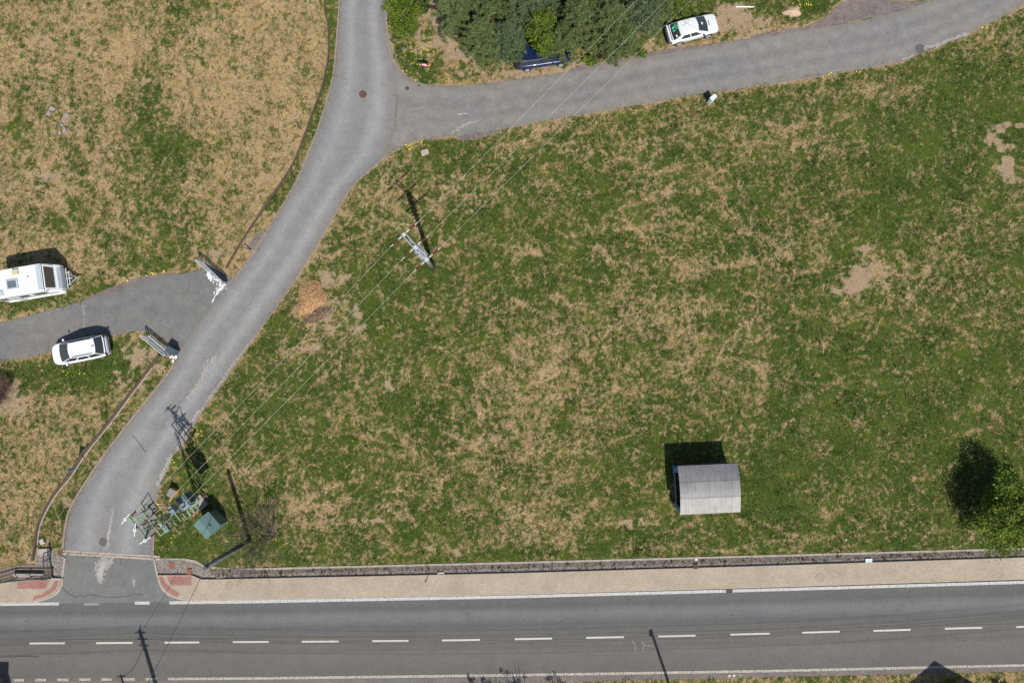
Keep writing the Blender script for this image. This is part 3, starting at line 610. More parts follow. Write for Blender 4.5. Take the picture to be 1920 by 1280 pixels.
# stone dust, pebbles
def pebbles(name, regions, n, mat, smin, smax, label):
    V = []; Fc = []
    mb = MB()
    for reg, k in regions:
        xs = [p[0] for p in reg]; ys = [p[1] for p in reg]; c = 0
        while c < k:
            x, y = random.uniform(min(xs), max(xs)), random.uniform(min(ys), max(ys))
            inside = False
            for i in range(len(reg)):
                a, b = reg[i], reg[(i+1) % len(reg)]
                if (a[1] > y) != (b[1] > y) and x < (b[0]-a[0])*(y-a[1])/(b[1]-a[1])+a[0]: inside = not inside
            if not inside: continue
            c += 1; p = G(x, y); s = random.uniform(smin, smax); m_ = Euler((random.random()*6, random.random()*6, random.random()*6)).to_matrix()
            vs = [p+Vector((0, 0, s*.35))+m_@Vector(v)*s for v in ((1, 0, 0), (-1, 0, 0), (0, .8, 0), (0, -.8, 0), (0, 0, .6), (0, 0, -.6))]
            mb.cur = random.randrange(2)
            mb.add(vs, [(0, 2, 4), (2, 1, 4), (1, 3, 4), (3, 0, 4), (2, 0, 5), (1, 2, 5), (3, 1, 5), (0, 3, 5)])
    o = mb.build(name, [mat, 'stone_grey'], fixn=False); setp(o, kind='stuff', label=label)
gut = tl('gutter', list(range(395, 1960, 60)))+tl('pave0', list(range(395, 1960, 60)), -1.5)[::-1]
pebbles('pebbles', [([(101, 1041), (119, 1040), (117.5, 1080), (101, 1080)], 380), ([(292, 1046), (345, 1051), (366, 1056), (392, 1072), (378, 1083), (360, 1075.5), (297, 1075)], 700), (gut, 2600), ([(72, 1040), (98, 1040), (99, 1058), (66, 1057)], 120)], 0, 'stone', .03, .065, 'pale and grey pebbles in the drainage strip beside the pavement')
# weeds in gutter
def weeds():
    r = np.random.default_rng(3); P = []; 
    for _ in range(260):
        x = r.uniform(390, 1960); e = lerp_tab(TB['edge'], x); g = lerp_tab(TB['pave0'], x); y = e+(g-e)*r.choice([.25, .45, .75])+r.normal(0, .8)
        c = G(x, y)
        for _ in range(int(r.integers(4, 16))): P.append((c.x+r.normal(0, .06), c.y+r.normal(0, .06)))
    for _ in range(2200):
        x = r.uniform(390, 1960); y = r.uniform(lerp_tab(TB['edge'], x), lerp_tab(TB['pave0'], x)-1); c = G(x, y); P.append((c.x, c.y))
    P = np.array(P); n = len(P); a = r.uniform(0, 6.28, n); ln = r.uniform(.06, .30, n); w = r.uniform(.01, .025, n)
    D = np.stack([np.cos(a)*.05, np.sin(a)*.05, ln], -1); W = np.stack([-np.sin(a)*w, np.cos(a)*w, 0*a], -1)
    tri_cloud('weeds', np.c_[P, np.full(n, .01)], D, W, r.random(n), 'weed', label='thin dry weeds growing in the gutter beside the pavement')
weeds()
# ---------------------------------------------------------------- markings
m, nt, bs = newmat('worn_white_road_paint'); tc = nt.nodes.new('ShaderNodeTexCoord')
sx = nt.nodes.new('ShaderNodeSeparateXYZ'); nt.links.new(tc.outputs['Object'], sx.inputs[0])
wv = math_(nt, 'SINE', math_(nt, 'MULTIPLY', sx.outputs[0], 2*math.pi/.21))
ff = math_(nt, 'ADD', math_(nt, 'MULTIPLY', wv, .07), noise(nt, 7, 4, .7))
nt.links.new(ramp(nt, ff, [(.30, (.17, .165, .155)), (.44, (.34, .33, .31)), (.64, (.43, .42, .40))]), bs.inputs['Base Color']); bs.inputs['Roughness'].default_value = .8
MAT['ribbed'] = m
MAT['paint'] = pm('smooth_white_road_paint', (.50, .485, .45), (.33, .32, .295), 8, .8)
MAT['ribbed_s'] = m2 = m.copy()
for n_ in m2.node_tree.nodes:
    if n_.type == 'VALTORGB':
        for e, c in zip(n_.color_ramp.elements, ((.085, .08, .07, 1), (.24, .22, .185, 1), (.36, .335, .285, 1))): e.color = c
mb = MB()
def linestrip(mb, k, x0_, x1_, wpx, z):
    xs = np.linspace(x0_, x1_, max(2, int((x1_-x0_)/40)+2)); mb.poly([G(x, lerp_tab(TB[k], x)-wpx/2) for x in xs]+[G(x, lerp_tab(TB[k], x)+wpx/2) for x in xs[::-1]], z)
TB['wmid'] = [(x, (lerp_tab(TB['white0'], x)+lerp_tab(TB['white1'], x))/2) for x in (0, 320, 480, 960, 1440, 1920)]
for a, b in ((-2400, 111), (253, 281), (318, 1361), (1373, 4300)): linestrip(mb, 'wmid', a, b, 5.6, .034)
struct(mb.build('road_marking', 'ribbed', fixn=False))
mb = MB()
for a, b in ((-17, 4), (25, 46), (66, 87), (108, 129), (149, 170), (190, 211), (232, 253), (273, 295), (315, 4300)): linestrip(mb, 'south', a, b, 5, .033)
struct(mb.build('south_edge_marking', 'ribbed_s', fixn=False))
mb = MB()
for i, (a, b) in enumerate([(-210, -140), (-72, -5), (56, 122), (181, 249), (309, 374), (437, 504), (566, 635), (698, 766), (829, 900), (965, 1035), (1099, 1170), (1234, 1304), (1369, 1443), (1504, 1574), (1637, 1707), (1771, 1841), (1905, 1975), (2040, 2110)]):
    linestrip(mb, 'dash', a, b, 3.4, .031)
for c in ((1367.5, 1266), (1376, 1265.5)): mb.poly([G(c[0]-3, c[1]), G(c[0], c[1]-3), G(c[0]+3, c[1]), G(c[0], c[1]+3)][::-1], .0345)
mb.poly([G(1385, 1264), G(1391, 1264), G(1391, 1265), G(1385, 1265)], .0345)
struct(mb.build('centre_marking', 'paint', fixn=False))
MAT['chalk'] = pm('faint_chalk', (.24, .24, .24), (.16, .155, .15), 8, .9)
mb = MB()
for ln in ([(1184, 1198), (1190, 1206), (1191, 1219)], [(1203, 1201), (1208, 1209), (1206, 1212), (1205, 1220)], [(1208, 1209), (1225, 1210)]): ribbon(mb, ln, .05, .030)
ribbon(mb, [(158, 1132), (172, 1131.8), (186, 1131.5)], .16, .0335)
struct(mb.build('chalk_marks', 'chalk', fixn=False))
# worn paint, dust and spilt lime on the roads: irregular flakes
def flakes(name, mat, spec, z):
    mb = MB()
    for (pts, wpx, n, s0, s1) in spec:
        P = resample(pts, 200)
        for _ in range(n):
            t = random.random()*199; i = int(t); a = P[i]; b = P[min(i+1, 199)]
            ww = wpx if isinstance(wpx, (int, float)) else wpx[0]+(wpx[1]-wpx[0])*t/199
            x = a[0]+random.gauss(0, ww*.45); y = a[1]+random.gauss(0, ww*.45)
            s = random.uniform(s0, s1)**1.0; k = random.randint(5, 7); ang = math.atan2(b[1]-a[1], b[0]-a[0])
            q = []
            for j in range(k):
                th = 2*math.pi*j/k; rr = s*random.uniform(.5, 1.2); u, v = rr*math.cos(th)*1.7, rr*math.sin(th)*.8
                q.append(G(x+u*math.cos(ang)-v*math.sin(ang), y+u*math.sin(ang)+v*math.cos(ang)))
            zz = z+random.random()*.0035
            mb.add([(p.x, p.y, zz) for p in q][::-1], [tuple(range(k))])
    return struct(mb.build(name, mat, fixn=False))
MAT['dust'] = pm('pale_dust_on_asphalt', (.27, .255, .235), (.21, .20, .19), 6, .95)
MAT['dust2'] = pm('bright_dust_on_asphalt', (.36, .35, .32), (.28, .27, .25), 6, .95)
MAT['lime'] = pm('spilt_white_lime', (.84, .86, .87), (.70, .72, .73), 6, .9)
flakes('dust_streaks', 'dust', [([(402, 672), (385, 700), (370, 725), (355, 745)], (10, 5), 260, .8, 2.6), ([(352, 745), (340, 775)], 2, 20, .4, 1),
    ([(490, 615), (440, 678), (400, 735), (370, 780), (350, 805)], (1.2, 4), 420, .4, 1.5), ([(358, 795), (345, 820), (335, 840)], 9, 220, .8, 2.2),
    ([(322, 852), (305, 890), (295, 910)], 5, 200, .6, 1.8), ([(316, 860), (290, 900), (272, 935)], 1.5, 60, .3, .8), ([(212, 955), (207, 985), (203, 1010), (200, 1034)], (2, 5), 160, .6, 1.8), ([(240, 935), (225, 975), (222, 1005)], 1.5, 50, .3, .9), ([(258, 1010), (260, 1035)], 1, 25, .3, .8),
    ([(205, 1048), (190, 1060), (186, 1075), (188, 1088)], (14, 5), 330, 1.0, 3.0), ([(250, 1085), (252, 1098)], 3, 20, .5, 1.5),
    ([(600, 395), (560, 460), (500, 550), (440, 640)], 1, 90, .25, .6), ([(745, 220), (720, 245), (690, 275)], 2, 40, .25, .7), ([(745, 262), (720, 272), (692, 288)], 1.2, 30, .3, .7), ([(850, 190), (800, 205), (760, 218)], 4, 50, .25, .7),
    ([(155, 570), (158, 590), (158, 615)], 3, 60, .4, 1.2), ([(193, 575), (195, 605)], 2, 20, .3, .8), ([(220, 585), (224, 600)], 2, 14, .3, .8),
    ([(1735, 92), (1760, 84), (1800, 68), (1815, 64)], 3.5, 160, 1.0, 2.6), ([(1692, 112), (1715, 104)], 2, 40, .8, 1.8), ([(1560, 134), (1600, 128), (1680, 115)], .8, 40, .5, 1.2),
    ([(895, 225), (860, 240), (845, 250)], 4, 60, .8, 1.8)], .030)
flakes('paint_remnants', 'dust2', [([(858, 215), (876, 213)], 1.2, 26, .5, 1.4), ([(805, 200), (785, 204), (770, 208)], 1, 16, .3, .9), ([(480, 630), (430, 695), (395, 745)], 1.0, 120, .3, 1.0), ([(372, 770), (352, 802)], 2.4, 70, .5, 1.2), ([(318, 862), (300, 895)], 2.5, 60, .4, 1.1), ([(207, 985), (203, 1012)], 1.5, 40, .4, 1.0), ([(195, 1055), (187, 1080)], 6, 70, .6, 1.6)], .0345)
flakes('lime_spill', 'lime', [([(391, 512), (400, 520), (412, 531), (424, 536)], (7, 7), 120, .3, 1.0), ([(390, 514), (396, 523)], 3, 40, .6, 1.8), ([(418, 534), (412, 542), (407, 549)], 6, 90, .3, 1.1), ([(408, 548), (402, 558), (398, 567)], .7, 40, .4, 1.0),
    ([(283, 630), (295, 641), (310, 655)], 2.2, 60, .5, 1.2), ([(321, 668), (330, 672), (331, 664)], 2.2, 45, .6, 1.3), ([(326, 674), (325, 679)], 1.5, 20, .6, 1.2)], .037)
MAT['tar'] = pm('tar_spot', (.06, .06, .062), (.04, .04, .042), 6, .75)
flakes('tar_spots', 'tar', [([(0, 1165), (960, 1152), (1920, 1130)], 22, 26, .5, 1.4), ([(0, 1240), (960, 1232), (1920, 1212)], 18, 18, .4, 1.2), ([(640, 20), (650, 200), (560, 400), (420, 640), (220, 900)], 22, 22, .3, .9), ([(980, 200), (1400, 120), (1800, 30)], 16, 22, .3, 1.0)], .0305)
flakes('road_grit', 'dust', [([(0, 1165), (960, 1152), (1920, 1130)], 28, 60, .25, .6), ([(0, 1240), (960, 1232), (1920, 1212)], 22, 70, .25, .6), ([(660, 20), (660, 200), (560, 420), (420, 660), (220, 920)], 24, 120, .25, .6), ([(800, 215), (1400, 120), (1850, 20)], 16, 120, .25, .7), ([(130, 620), (380, 560)], 22, 40, .25, .6)], .0305)
mb = MB()
for ln in ([(117, 1099), (123, 1107), (132, 1113), (143, 1119), (150, 1114.5), (158, 1117), (168, 1113.5), (180, 1115), (192, 1118), (215, 1118.5), (235, 1117), (255, 1112.5), (268, 1114.5)], [(0, 1231), (8, 1231), (16, 1229), (24, 1231.5), (34, 1229.5), (60, 1229.5), (74, 1231)],
           [(745, 178), (744, 200), (741, 225), (741, 245)], [(248, 815), (258, 826), (264, 835), (273, 846)], [(230, 1040), (225, 1060)]):
    ribbon(mb, resample(smoothline(ln, 5), 30), .045 if ln[0][0] != 745 else .03, .0335)
struct(mb.build('asphalt_crack', 'crack', fixn=False))
# ---------------------------------------------------------------- lids and grates
def lid(px, py, rpx, mat, label, z, kind='manhole_cover'):
    p = G(px, py); t = thing(kind, label, 'manhole cover', (p.x, p.y, z)); r_ = rpx*M
    mb = MB(); n = 28
    mb.add([(r_*1.14*math.cos(2*math.pi*i/n), r_*1.14*math.sin(2*math.pi*i/n), .004) for i in range(n)]+[(r_*math.cos(2*math.pi*i/n), r_*math.sin(2*math.pi*i/n), .004) for i in range(n)], [(i, (i+1) % n, n+(i+1) % n, n+i) for i in range(n)])
    mb.build('frame', 'kerb_brown' if mat != 'iron' else 'iron', t, fixn=False)
    mb = MB(); mb.tube([(0, 0, -.02), (0, 0, .008)], r_*.98, 28)
    for k in range(-2, 3):
        hw = math.sqrt(max(.01, 1-(k/3)**2))*r_*.85; mb.box((0, k*r_/3, .012), (hw*2, r_*.09, .008))
    mb.box((r_*.5, 0, .014), (r_*.12, r_*.3, .012))
    mb.build('lid', mat, t)
lid(680.5, 177, 7.6, 'rust', 'large rusty manhole cover in the road fork', .026)
lid(763.5, 166, 4, 'rust', 'small rusty round cover near the corner kerb', .020)
lid(785.5, 161, 2.2, 'rust', 'tiny rusty valve cover at the grass edge', .020, 'valve_cover')
lid(1725, 92, 8.2, 'iron', 'grey manhole cover at the outer edge of the upper road', .020)
lid(194, 1015, 7.2, 'iron', 'dark brown manhole cover just above the drain channel', .027)
lid(27.5, 1096.5, 7, 'manhole_tan', 'tan manhole cover beside the red paving by the railing', PZ+.004)
lid(431, 1096, 6.8, 'manhole_tan', 'tan manhole cover in the pavement near the tarred pole', PZ+.001)
lid(1536, 1082, 7.4, 'manhole_tan', 'tan manhole cover alone in the right part of the pavement', PZ+.001)
def grate(px, py, wpx, hpx, mat, label, z=.02):
    p = G(px, py); t = thing('drain_grate', label, 'drain grate', (p.x, p.y, z), R(1)); a, b = wpx*M, hpx*M
    mb = MB()
    for s in (-1, 1): mb.box((s*(a/2-.02), 0, .008), (.04, b, .03)); mb.box((0, s*(b/2-.02), .0075), (a-.08, .04, .028))
    mb.box((0, 0, -.012), (a-.05, b-.05, .01)); mb.build('frame', mat, t)
    mb = MB()
    for k in range(5): mb.box((-a/2+.04+(k+.5)*(a-.08)/5, 0, .003), ((a-.08)/8, b-.08, .02))
    mb.build('bars', mat, t)
grate(1367, 1105.8, 11, 9.5, 'rust', 'rusty gully grate interrupting the white edge line', .03)
grate(1303.5, 1060.8, 8.5, 8.5, 'rust', 'brown square grate in the gravel strip right of the middle', .11)
grate(1627.5, 1049.5, 12, 6.5, 'galv', 'grey steel grate in the gravel strip at the right', .11)
grate(827, 1075, 12, 7, 'stone', 'pale concrete inlet in the gravel strip by the slim post', .11)
grate(322.5, 1058.5, 10, 9, 'rust_orange', 'rust red grate in the pebbles right of the access road', .05)
grate(356, 1070.5, 8.5, 9.5, 'rust_orange', 'orange rusty grate beside the red paving near the pole', .09)
grate(114, 1035.5, 9, 8, 'rust', 'rusty grate at the left end of the drain channel', .04)
# ---------------------------------------------------------------- low walls
t = tag(ribbon(MB(), LW_up, [.09+.05*random.random() for _ in LW_up], -.02, .16).build('low_wall', 'low_wall'), 'long low brown plinth wall curving beside the upper access road', 'low wall')
t = tag(ribbon(MB(), LW_dn, .17, -.02, .18).build('low_wall', 'low_wall'), 'low brown plinth wall beside the lower access road, below the second gate', 'low wall')
mb = MB(); ribbon(mb, [(x+3.3, y+.5) for x, y in LW_dn[2:-2]], .09, -.02, .05); ribbon(mb, [(x+3, y) for x, y in LW_up[8:34]], .07, -.02, .05); struct(mb.build('wall_footing', 'kerb'))
# ---------------------------------------------------------------- vehicles
def gpt(px, py, h): return G(px, py, h)
def car(name, label, cat, px, py, hdg, L, Wd, paint, spec):
    c = gpt(px, py, .85); t = thing(name, label, cat, (c.x, c.y, .02), hdg)
    hw = Wd/2; zb, zr = spec['belt'], spec['roof']
    # lower shell: stations (x, halfwidth, z top)
    st = spec['st']; vs = []; fs = []; n = 0
    for (x, k, zt) in st:
        w_ = hw*k
        ring = [(0, .28), (w_*.82, .28), (w_*.97, .42), (w_, .62), (w_*.985, zt-.14), (w_*.93, zt-.04), (w_*.80, zt), (w_*.4, zt+.02), (0, zt+.028)]
        ring = ring+[(-a, b) for a, b in ring[-2:0:-1]]
        n = len(ring); vs += [(x, a, b) for a, b in ring]
    for i in range(len(st)-1):
        for k in range(n): fs.append((i*n+k, i*n+(k+1) % n, (i+1)*n+(k+1) % n, (i+1)*n+k))
    fs += [tuple(range(n)), tuple((len(st)-1)*n+k for k in range(n))[::-1]]
    mb = MB(); mb.add(vs, fs); body = mb.build('body', paint, t, smooth=True, sub=2)
    # cabin
    xa, xb, xc, xd = spec['cab']          # rear base, rear roof, front roof, front base
    wb, wr = hw*.90, hw*spec.get('rw', .70)
    z0 = zb-.04
    b4 = [(xd, wb*.90, z0-.02), (xa, wb*.90, z0), (xa, -wb*.90, z0), (xd, -wb*.90, z0-.02)]
    # side line pushed out in the middle
    def ring2(z, xr, xf, wv, bulge, nn_=7):
        pts = []
        for i in range(nn_): u = i/(nn_-1); pts.append((xr+(xf-xr)*u, wv*(1-(abs(u-.45)**2.4)*bulge), z))
        for i in range(1, 5): v = 1-2*i/5; pts.append((xf+.10*(1-v*v)*(1 if z < zr-.02 else .6), v*wv*(1-(.55**2.4)*bulge), z))
        for i in range(nn_): u = 1-i/(nn_-1); pts.append((xr+(xf-xr)*u, -wv*(1-(abs(u-.45)**2.4)*bulge), z))
        for i in range(1, 5): v = -1+2*i/5; pts.append((xr-.06*(1-v*v), v*wv*(1-(.45**2.4)*bulge), z))
        return pts
    r0 = ring2(z0, xa, xd, wb, .35); r1 = ring2(zr-.03, xb, xc, wr, .35); r2 = ring2(zr+.005, xb+.06, xc-.06, wr*.93, .35); r3 = ring2(zr+.03, (xb*.6+xc*.4), (xc*.6+xb*.4), wr*.45, .2)
    n = len(r0); vs = r0+r1+r2+r3; fs = []
    for q in range(3):
        for k in range(n): fs.append((q*n+k, q*n+(k+1) % n, (q+1)*n+(k+1) % n, (q+1)*n+k))
    fs.append(tuple(3*n+k for k in range(n)))
    mb = MB(); mb.add(vs, fs); mb.build('cabin', paint, t, smooth=False)
    def panel(name, k0, k1, v0, v1, mat, u0=0.0, u1=0.0, lift=.012, lab=None):
        # glass laid proud over the cabin side between ring points k0..k1, heights v0..v1
        top = []; bot = []
        cen = Vector(((xa+xd)/2, 0, z0))
        for k in range(k0, k1+1):
            a = Vector(r0[k % n]); b = Vector(r1[k % n]); e = b-a
            nr = (a-cen); nr.z = 0; nr.normalize(); nr = (nr-e*(nr.dot(e)/e.length_squared)).normalized()*lift
            top.append(a+e*v1+nr); bot.append(a+e*v0+nr)
        if u0: top[0] = top[0].lerp(top[1], u0); bot[0] = bot[0].lerp(bot[1], u0)
        if u1: top[-1] = top[-1].lerp(top[-2], u1); bot[-1] = bot[-1].lerp(bot[-2], u1)
        m_ = len(top); mb = MB(); mb.add(bot+top, [(i, i+1, m_+i+1, m_+i) for i in range(m_-1)])
        o = mb.build(name, mat, t, fixn=False, smooth=True)
        if lab: o['label'] = lab
        return o
    # ring index: 0..6 left side (rear->front), 7..10 front, 11..17 right side (front->rear), 18..21 rear
    panel('windscreen', 6, 11, .05, .97, 'glass', .12, .12)
    panel('rear_window', 17, 22, .08, .96, 'glass', .15, .15)
    for (a, b) in spec['side']:
        panel('side_window', a, b, .10, .90, 'glass', .10, .10); panel('side_window', 17-b, 17-a, .10, .90, 'glass', .10, .10)
    for s in (-1, 1):
        for xw in spec['wheels']:
            mb = MB(); mb.tube([(xw, s*(hw-.23), .32), (xw, s*(hw-.02), .32)], .32, 20); wh = mb.build('wheel', 'tyre', t)
            mb = MB(); mb.tube([(xw, s*(hw-.03), .32), (xw, s*(hw-.005), .32)], .20, 14); mb.build('rim', 'rim', wh)
            arch = MB()
            pts = [(xw+.40*math.cos(a_), s*(hw+.004), .32+.40*math.sin(a_)) for a_ in np.linspace(0.05, math.pi-.05, 10)]
            arch.tube(pts, .025, 6); arch.build('wheel_arch', spec.get('trim', 'black_trim'), t)
        mb = MB(); mb.box((xd-.42, s*(hw+.07), zb+.03), (.12, .18, .12)); mb.build('mirror', spec.get('mirror', paint), t, bevel=.03)
        x1_ = st[-1][0]; x0_ = st[0][0]
        mb = MB(); mb.box((x1_-.32, s*hw*.58, .70), (.16, .30, .13), rz=-s*.35); mb.build('headlight', 'clear_lens', t, bevel=.02)
        mb = MB(); mb.box((x0_+.13, s*hw*.80, spec['tl']), (.12, .30, .14), rz=s*.5); mb.build('tail_light', 'red_lens', t, bevel=.02)
        if spec.get('rails'):
            y_ = s*wr*.90; mb = MB(); mb.tube([(xb+.15, y_, zr+.02), (xb+.3, y_, zr+.07), (xc-.35, y_, zr+.07), (xc-.15, y_, zr+.015)], .032, 6); mb.build('roof_rail', 'black_trim', t)
    # dark seams: bonnet gap, bumper line
    mb = MB(); mb.box((x0_+.055, 0, .62), (.14, Wd*.72, .05)); mb.box((x0_+.02, 0, .42), (.1, Wd*.5, .12)); mb.build('rear_trim', 'black_trim', t)
    mb = MB(); mb.box((st[-1][0]-.03, 0, .50), (.10, Wd*.52, .18)); mb.build('grille', 'black_trim', t, bevel=.02)
    return t, dict(z0=z0, zr=zr, xa=xa, xb=xb, xc=xc, xd=xd, wr=wr, wb=wb)
t, q = car('parked_car', 'white estate SUV with black roof rails parked half on the driveway', 'car', 148.5, 656, R(180+11.2), 4.5, 1.84, 'white_paint',
    dict(belt=1.02, roof=1.56, st=[(-2.24, .60, .82), (-2.18, .84, .98), (-1.9, .95, 1.03), (-1.0, 1.0, 1.05), (0, 1.0, 1.02), (.9, 1.0, 1.0), (1.5, .98, .95), (1.95, .90, .88), (2.16, .70, .80), (2.26, .40, .68)],
         cab=(-2.02, -1.60, .34, 1.40), rw=.70, side=[(0, 2), (2, 4), (4, 6)], wheels=(-1.35, 1.36), tl=.92, rails=True))
mb = MB(); mb.box((-1.55, 0, q['zr']+.04), (.18, .06, .05)); mb.build('roof_antenna', 'black_trim', t)
mb = MB(); mb.box((-2.15, 0, .99), (.07, 1.45, .03)); mb.build('rear_spoiler', 'black_trim', t)
t, q = car('parked_car', 'old chalky white saloon with green net behind its rear window', 'car', 1298.5, 52.5, R(15), 4.15, 1.66, 'old_white',
    dict(belt=.93, roof=1.36, st=[(-2.06, .70, .78), (-2.02, .88, .88), (-1.75, .96, .92), (-1.0, 1.0, .94), (0, 1.0, .92), (.9, 1.0, .91), (1.5, .97, .88), (1.88, .93, .83), (2.04, .84, .74), (2.08, .70, .66)],
         cab=(-1.76, -1.18, .20, 1.12), rw=.74, side=[(1, 3), (3, 5)], wheels=(-1.22, 1.24), tl=.78, mirror='black_trim'))
mb = MB()
rr = random.Random(4)
for _ in range(26):
    x = -1.66+rr.random()*.42; y = rr.uniform(-.05, .50); z = .90+(x+1.76)*.72+.05
    a = rr.random()*3; mb.box((x, y, z), (.14, .045, .012), rot=Euler((0, -.62, a)))
mb.build('net', 'green_item', t)
mb = MB(); mb.box((-1.50, -.45, 1.14), (.10, .16, .01), rot=Euler((0, -.6, .2))); mb.build('paper_sheet', 'paper', t)
MB().box((.70, .02, 1.16), (.13, .20, .01), rot=Euler((0, .45, .1))).build('paper_sheet', 'paper', t)
mb = MB(); mb.box((-1.98, 0, .905), (.10, 1.40, .06)); mb.build('boot_spoiler', 'old_white', t, bevel=.015)
mb = MB(); mb.box((-1.86, 0, .928), (.06, 1.25, .012)); mb.build('panel_gap', 'black_trim', t); MB().box((1.32, .02, .935), (.05, .42, .014)).build('bonnet_vent', 'black_trim', t)
mb = MB()
for P_ in ([(-.75, .52), (-.62, .30), (-.45, .12), (-.30, .05)], [(-.52, .55), (-.30, .50), (-.12, .35)], [(-.80, .1), (-.70, .15), (-.62, .35)]): mb.tube([(x, y, 1.40) for x, y in P_], .010, 5)
for _ in range(10): mb.box((rr.uniform(-.9, -.4), rr.uniform(.1, .58), 1.39), (.04, .03, .012), rz=rr.random()*3)
tw = mb.build('twigs', 'twig'); tw.matrix_world = Matrix.Translation(t.location) @ Matrix.Rotation(R(15), 4, 'Z'); tag(tw, 'thin fallen twigs lying on the old white saloon roof', 'twigs')
t, q = car('parked_car', 'dark blue estate car half hidden under the pine branches', 'car', 1017, 103, R(8.5), 4.6, 1.75, 'blue_paint',
    dict(belt=.95, roof=1.43, st=[(-2.28, .72, .82), (-2.22, .90, .94), (-1.9, .97, .97), (-1.0, 1.0, .98), (0, 1.0, .95), (.9, 1.0, .93), (1.5, .98, .90), (2.0, .92, .84), (2.22, .80, .74), (2.29, .62, .64)],
         cab=(-2.14, -1.80, .35, 1.15), rw=.73, side=[(0, 2), (2, 4), (4, 6)], wheels=(-1.35, 1.4), tl=.85, rails=True))
mb = MB(); mb.box((-.2, 0, q['zr']+.036), (.55, .75, .012)); mb.build('sunroof', 'glass', t)
# caravan
c = G(80, 519, 2.4); hd = R(9.6); t = thing('caravan', 'white touring caravan parked on the dry grass by the left edge', 'caravan', (c.x, c.y, 0), hd)
prof = [(-4.1, .5), (-4.2, 1.2), (-4.1, 2.2), (-3.9, 2.38), (-2.2, 2.44), (-.25, 2.42), (0, 2.36), (.12, 2.14), (.32, 1.60), (.44, 1.42), (.58, 1.12), (.60, .75), (.50, .5)]
MB().prism(prof, -1.09, 1.09).build('body', 'caravan', t, bevel=.07)
mb = MB()
def onslope(u0, u1, w0, w1, lift):
    a = Vector((.03, 0, 2.33)); b = Vector((.34, 0, 1.56)); n_ = Vector((.93, 0, .37))*lift
    return [a.lerp(b, u)+n_+Vector((0, y_, 0)) for u, y_ in ((u0, -w0), (u1, -w1), (u1, w1), (u0, w0))]
MB().add(onslope(-.02, 1.02, 1.02, .98, .03)+onslope(-.02, 1.02, 1.02, .98, -.05), [(0, 1, 2, 3), (4, 7, 6, 5), (0, 4, 5, 1), (1, 5, 6, 2), (2, 6, 7, 3), (3, 7, 4, 0)]).build('front_frame', 'caravan', t, bevel=.02)
MB().add(onslope(.03, .95, .84, .80, .045)+onslope(.03, .95, .84, .80, 0), [(0, 1, 2, 3), (4, 7, 6, 5), (0, 4, 5, 1), (1, 5, 6, 2), (2, 6, 7, 3), (3, 7, 4, 0)]).build('front_window', 'glass_brown', t, bevel=.015)
MB().box((-.02, 0, 2.385), (.05, 2.1, .05)).box((-.02, 0, 2.38), (.04, 2.16, .02)).build('roof_seam', 'black_trim', t)
MB().box((-.28, 0, 2.43), (.36, 2.0, .014)).build('roof_curve_shade', 'caravan_g', t)  # grey plate paints the shading where the roof curves down to the front
MB().prism([(.42, 1.44), (.60, 1.14), (.63, 1.0), (.63, .6), (.40, .6)], -.86, .86).build('gas_locker', 'caravan_g', t, bevel=.05)
h_ = MB().box((-2.35, -.20, 2.50), (.92, .78, .08)).build('skylight', 'caravan_g', t, bevel=.02); MB().box((-2.35, -.20, 2.55), (.66, .54, .02)).build('pane', pm('skylight_pane', (.13, .15, .18), (.08, .09, .11), 4, .2), h_)
MB().box((-1.98, .70, 2.52), (.48, .44, .14)).build('roof_vent', 'yellow_old', t, bevel=.02)
MB().box((-3.4, -.75, 2.48), (.5, .42, .08)).build('skylight', 'caravan_g', t, bevel=.02)
MB().tube([(-1.12, .18, 2.42), (-1.12, .18, 2.49)], .12, 14).build('chimney_cap', 'caravan_g', t)
MB().tube([(-2.15, .98, 2.42), (-2.15, .98, 2.47)], .06, 10).build('chimney_cap', 'black_trim', t)
for x_, l_ in ((-.80, 1.05), (-2.05, .75), (-3.65, .6)): MB().box((x_, -1.10, 1.72), (l_, .03, .46)).build('side_window', 'glass', t, bevel=.01)
for x_, l_ in ((-1.2, 1.0), (-3.2, 1.0)): MB().box((x_, 1.10, 1.72), (l_, .03, .46)).build('side_window', 'glass', t, bevel=.01)
MB().box((-2.85, -1.105, 1.3), (.62, .03, 1.6)).build('door', 'caravan_g', t, bevel=.01)
MB().box((-1.85, -1.10, 1.35), (4.4, .016, .05)).box((-1.85, -1.10, .95), (4.4, .016, .04)).box((-1.9, -1.10, 2.26), (4.2, .03, .05)).build('trim_strip', 'black_trim', t)
MB().box((-1.85, -1.10, .58), (4.5, .05, .18)).box((-1.85, 1.10, .58), (4.5, .05, .18)).build('skirt', 'caravan', t)
for s in (-1, 1): MB().tube([(-2.7, s*.85, .32), (-2.7, s*1.04, .32)], .32, 18).build('wheel', 'tyre', t)
MB().bar((.55, .55, .45), (1.35, .04, .42), .07).bar((.55, -.55, .45), (1.35, -.04, .42), .07).bar((1.3, 0, .42), (1.62, 0, .44), .08).build('drawbar', 'galv', t)
MB().bar((.72, -.85, .62), (.72, .85, .62), .06).bar((.90, -.55, .60), (.90, .55, .60), .06).bar((.6, .5, .55), (.98, .5, .58), .05).bar((.6, -.5, .55), (.98, -.5, .58), .05).bar((.6, 0, .55), (1.1, 0, .55), .06).build('bike_rack', 'galv_light', t)
MB().tube([(1.15, .12, .05), (1.15, .12, .75)], .03, 8).tube([(1.15, .12, .05), (1.15, .12, .16)], .10, 12).build('jockey_wheel', 'black_metal', t)
for s in (-1, 1): MB().box((.50, s*.98, .85), (.06, .12, .08)).build('marker_lamp', 'red_lens' if 0 else 'orange', t)
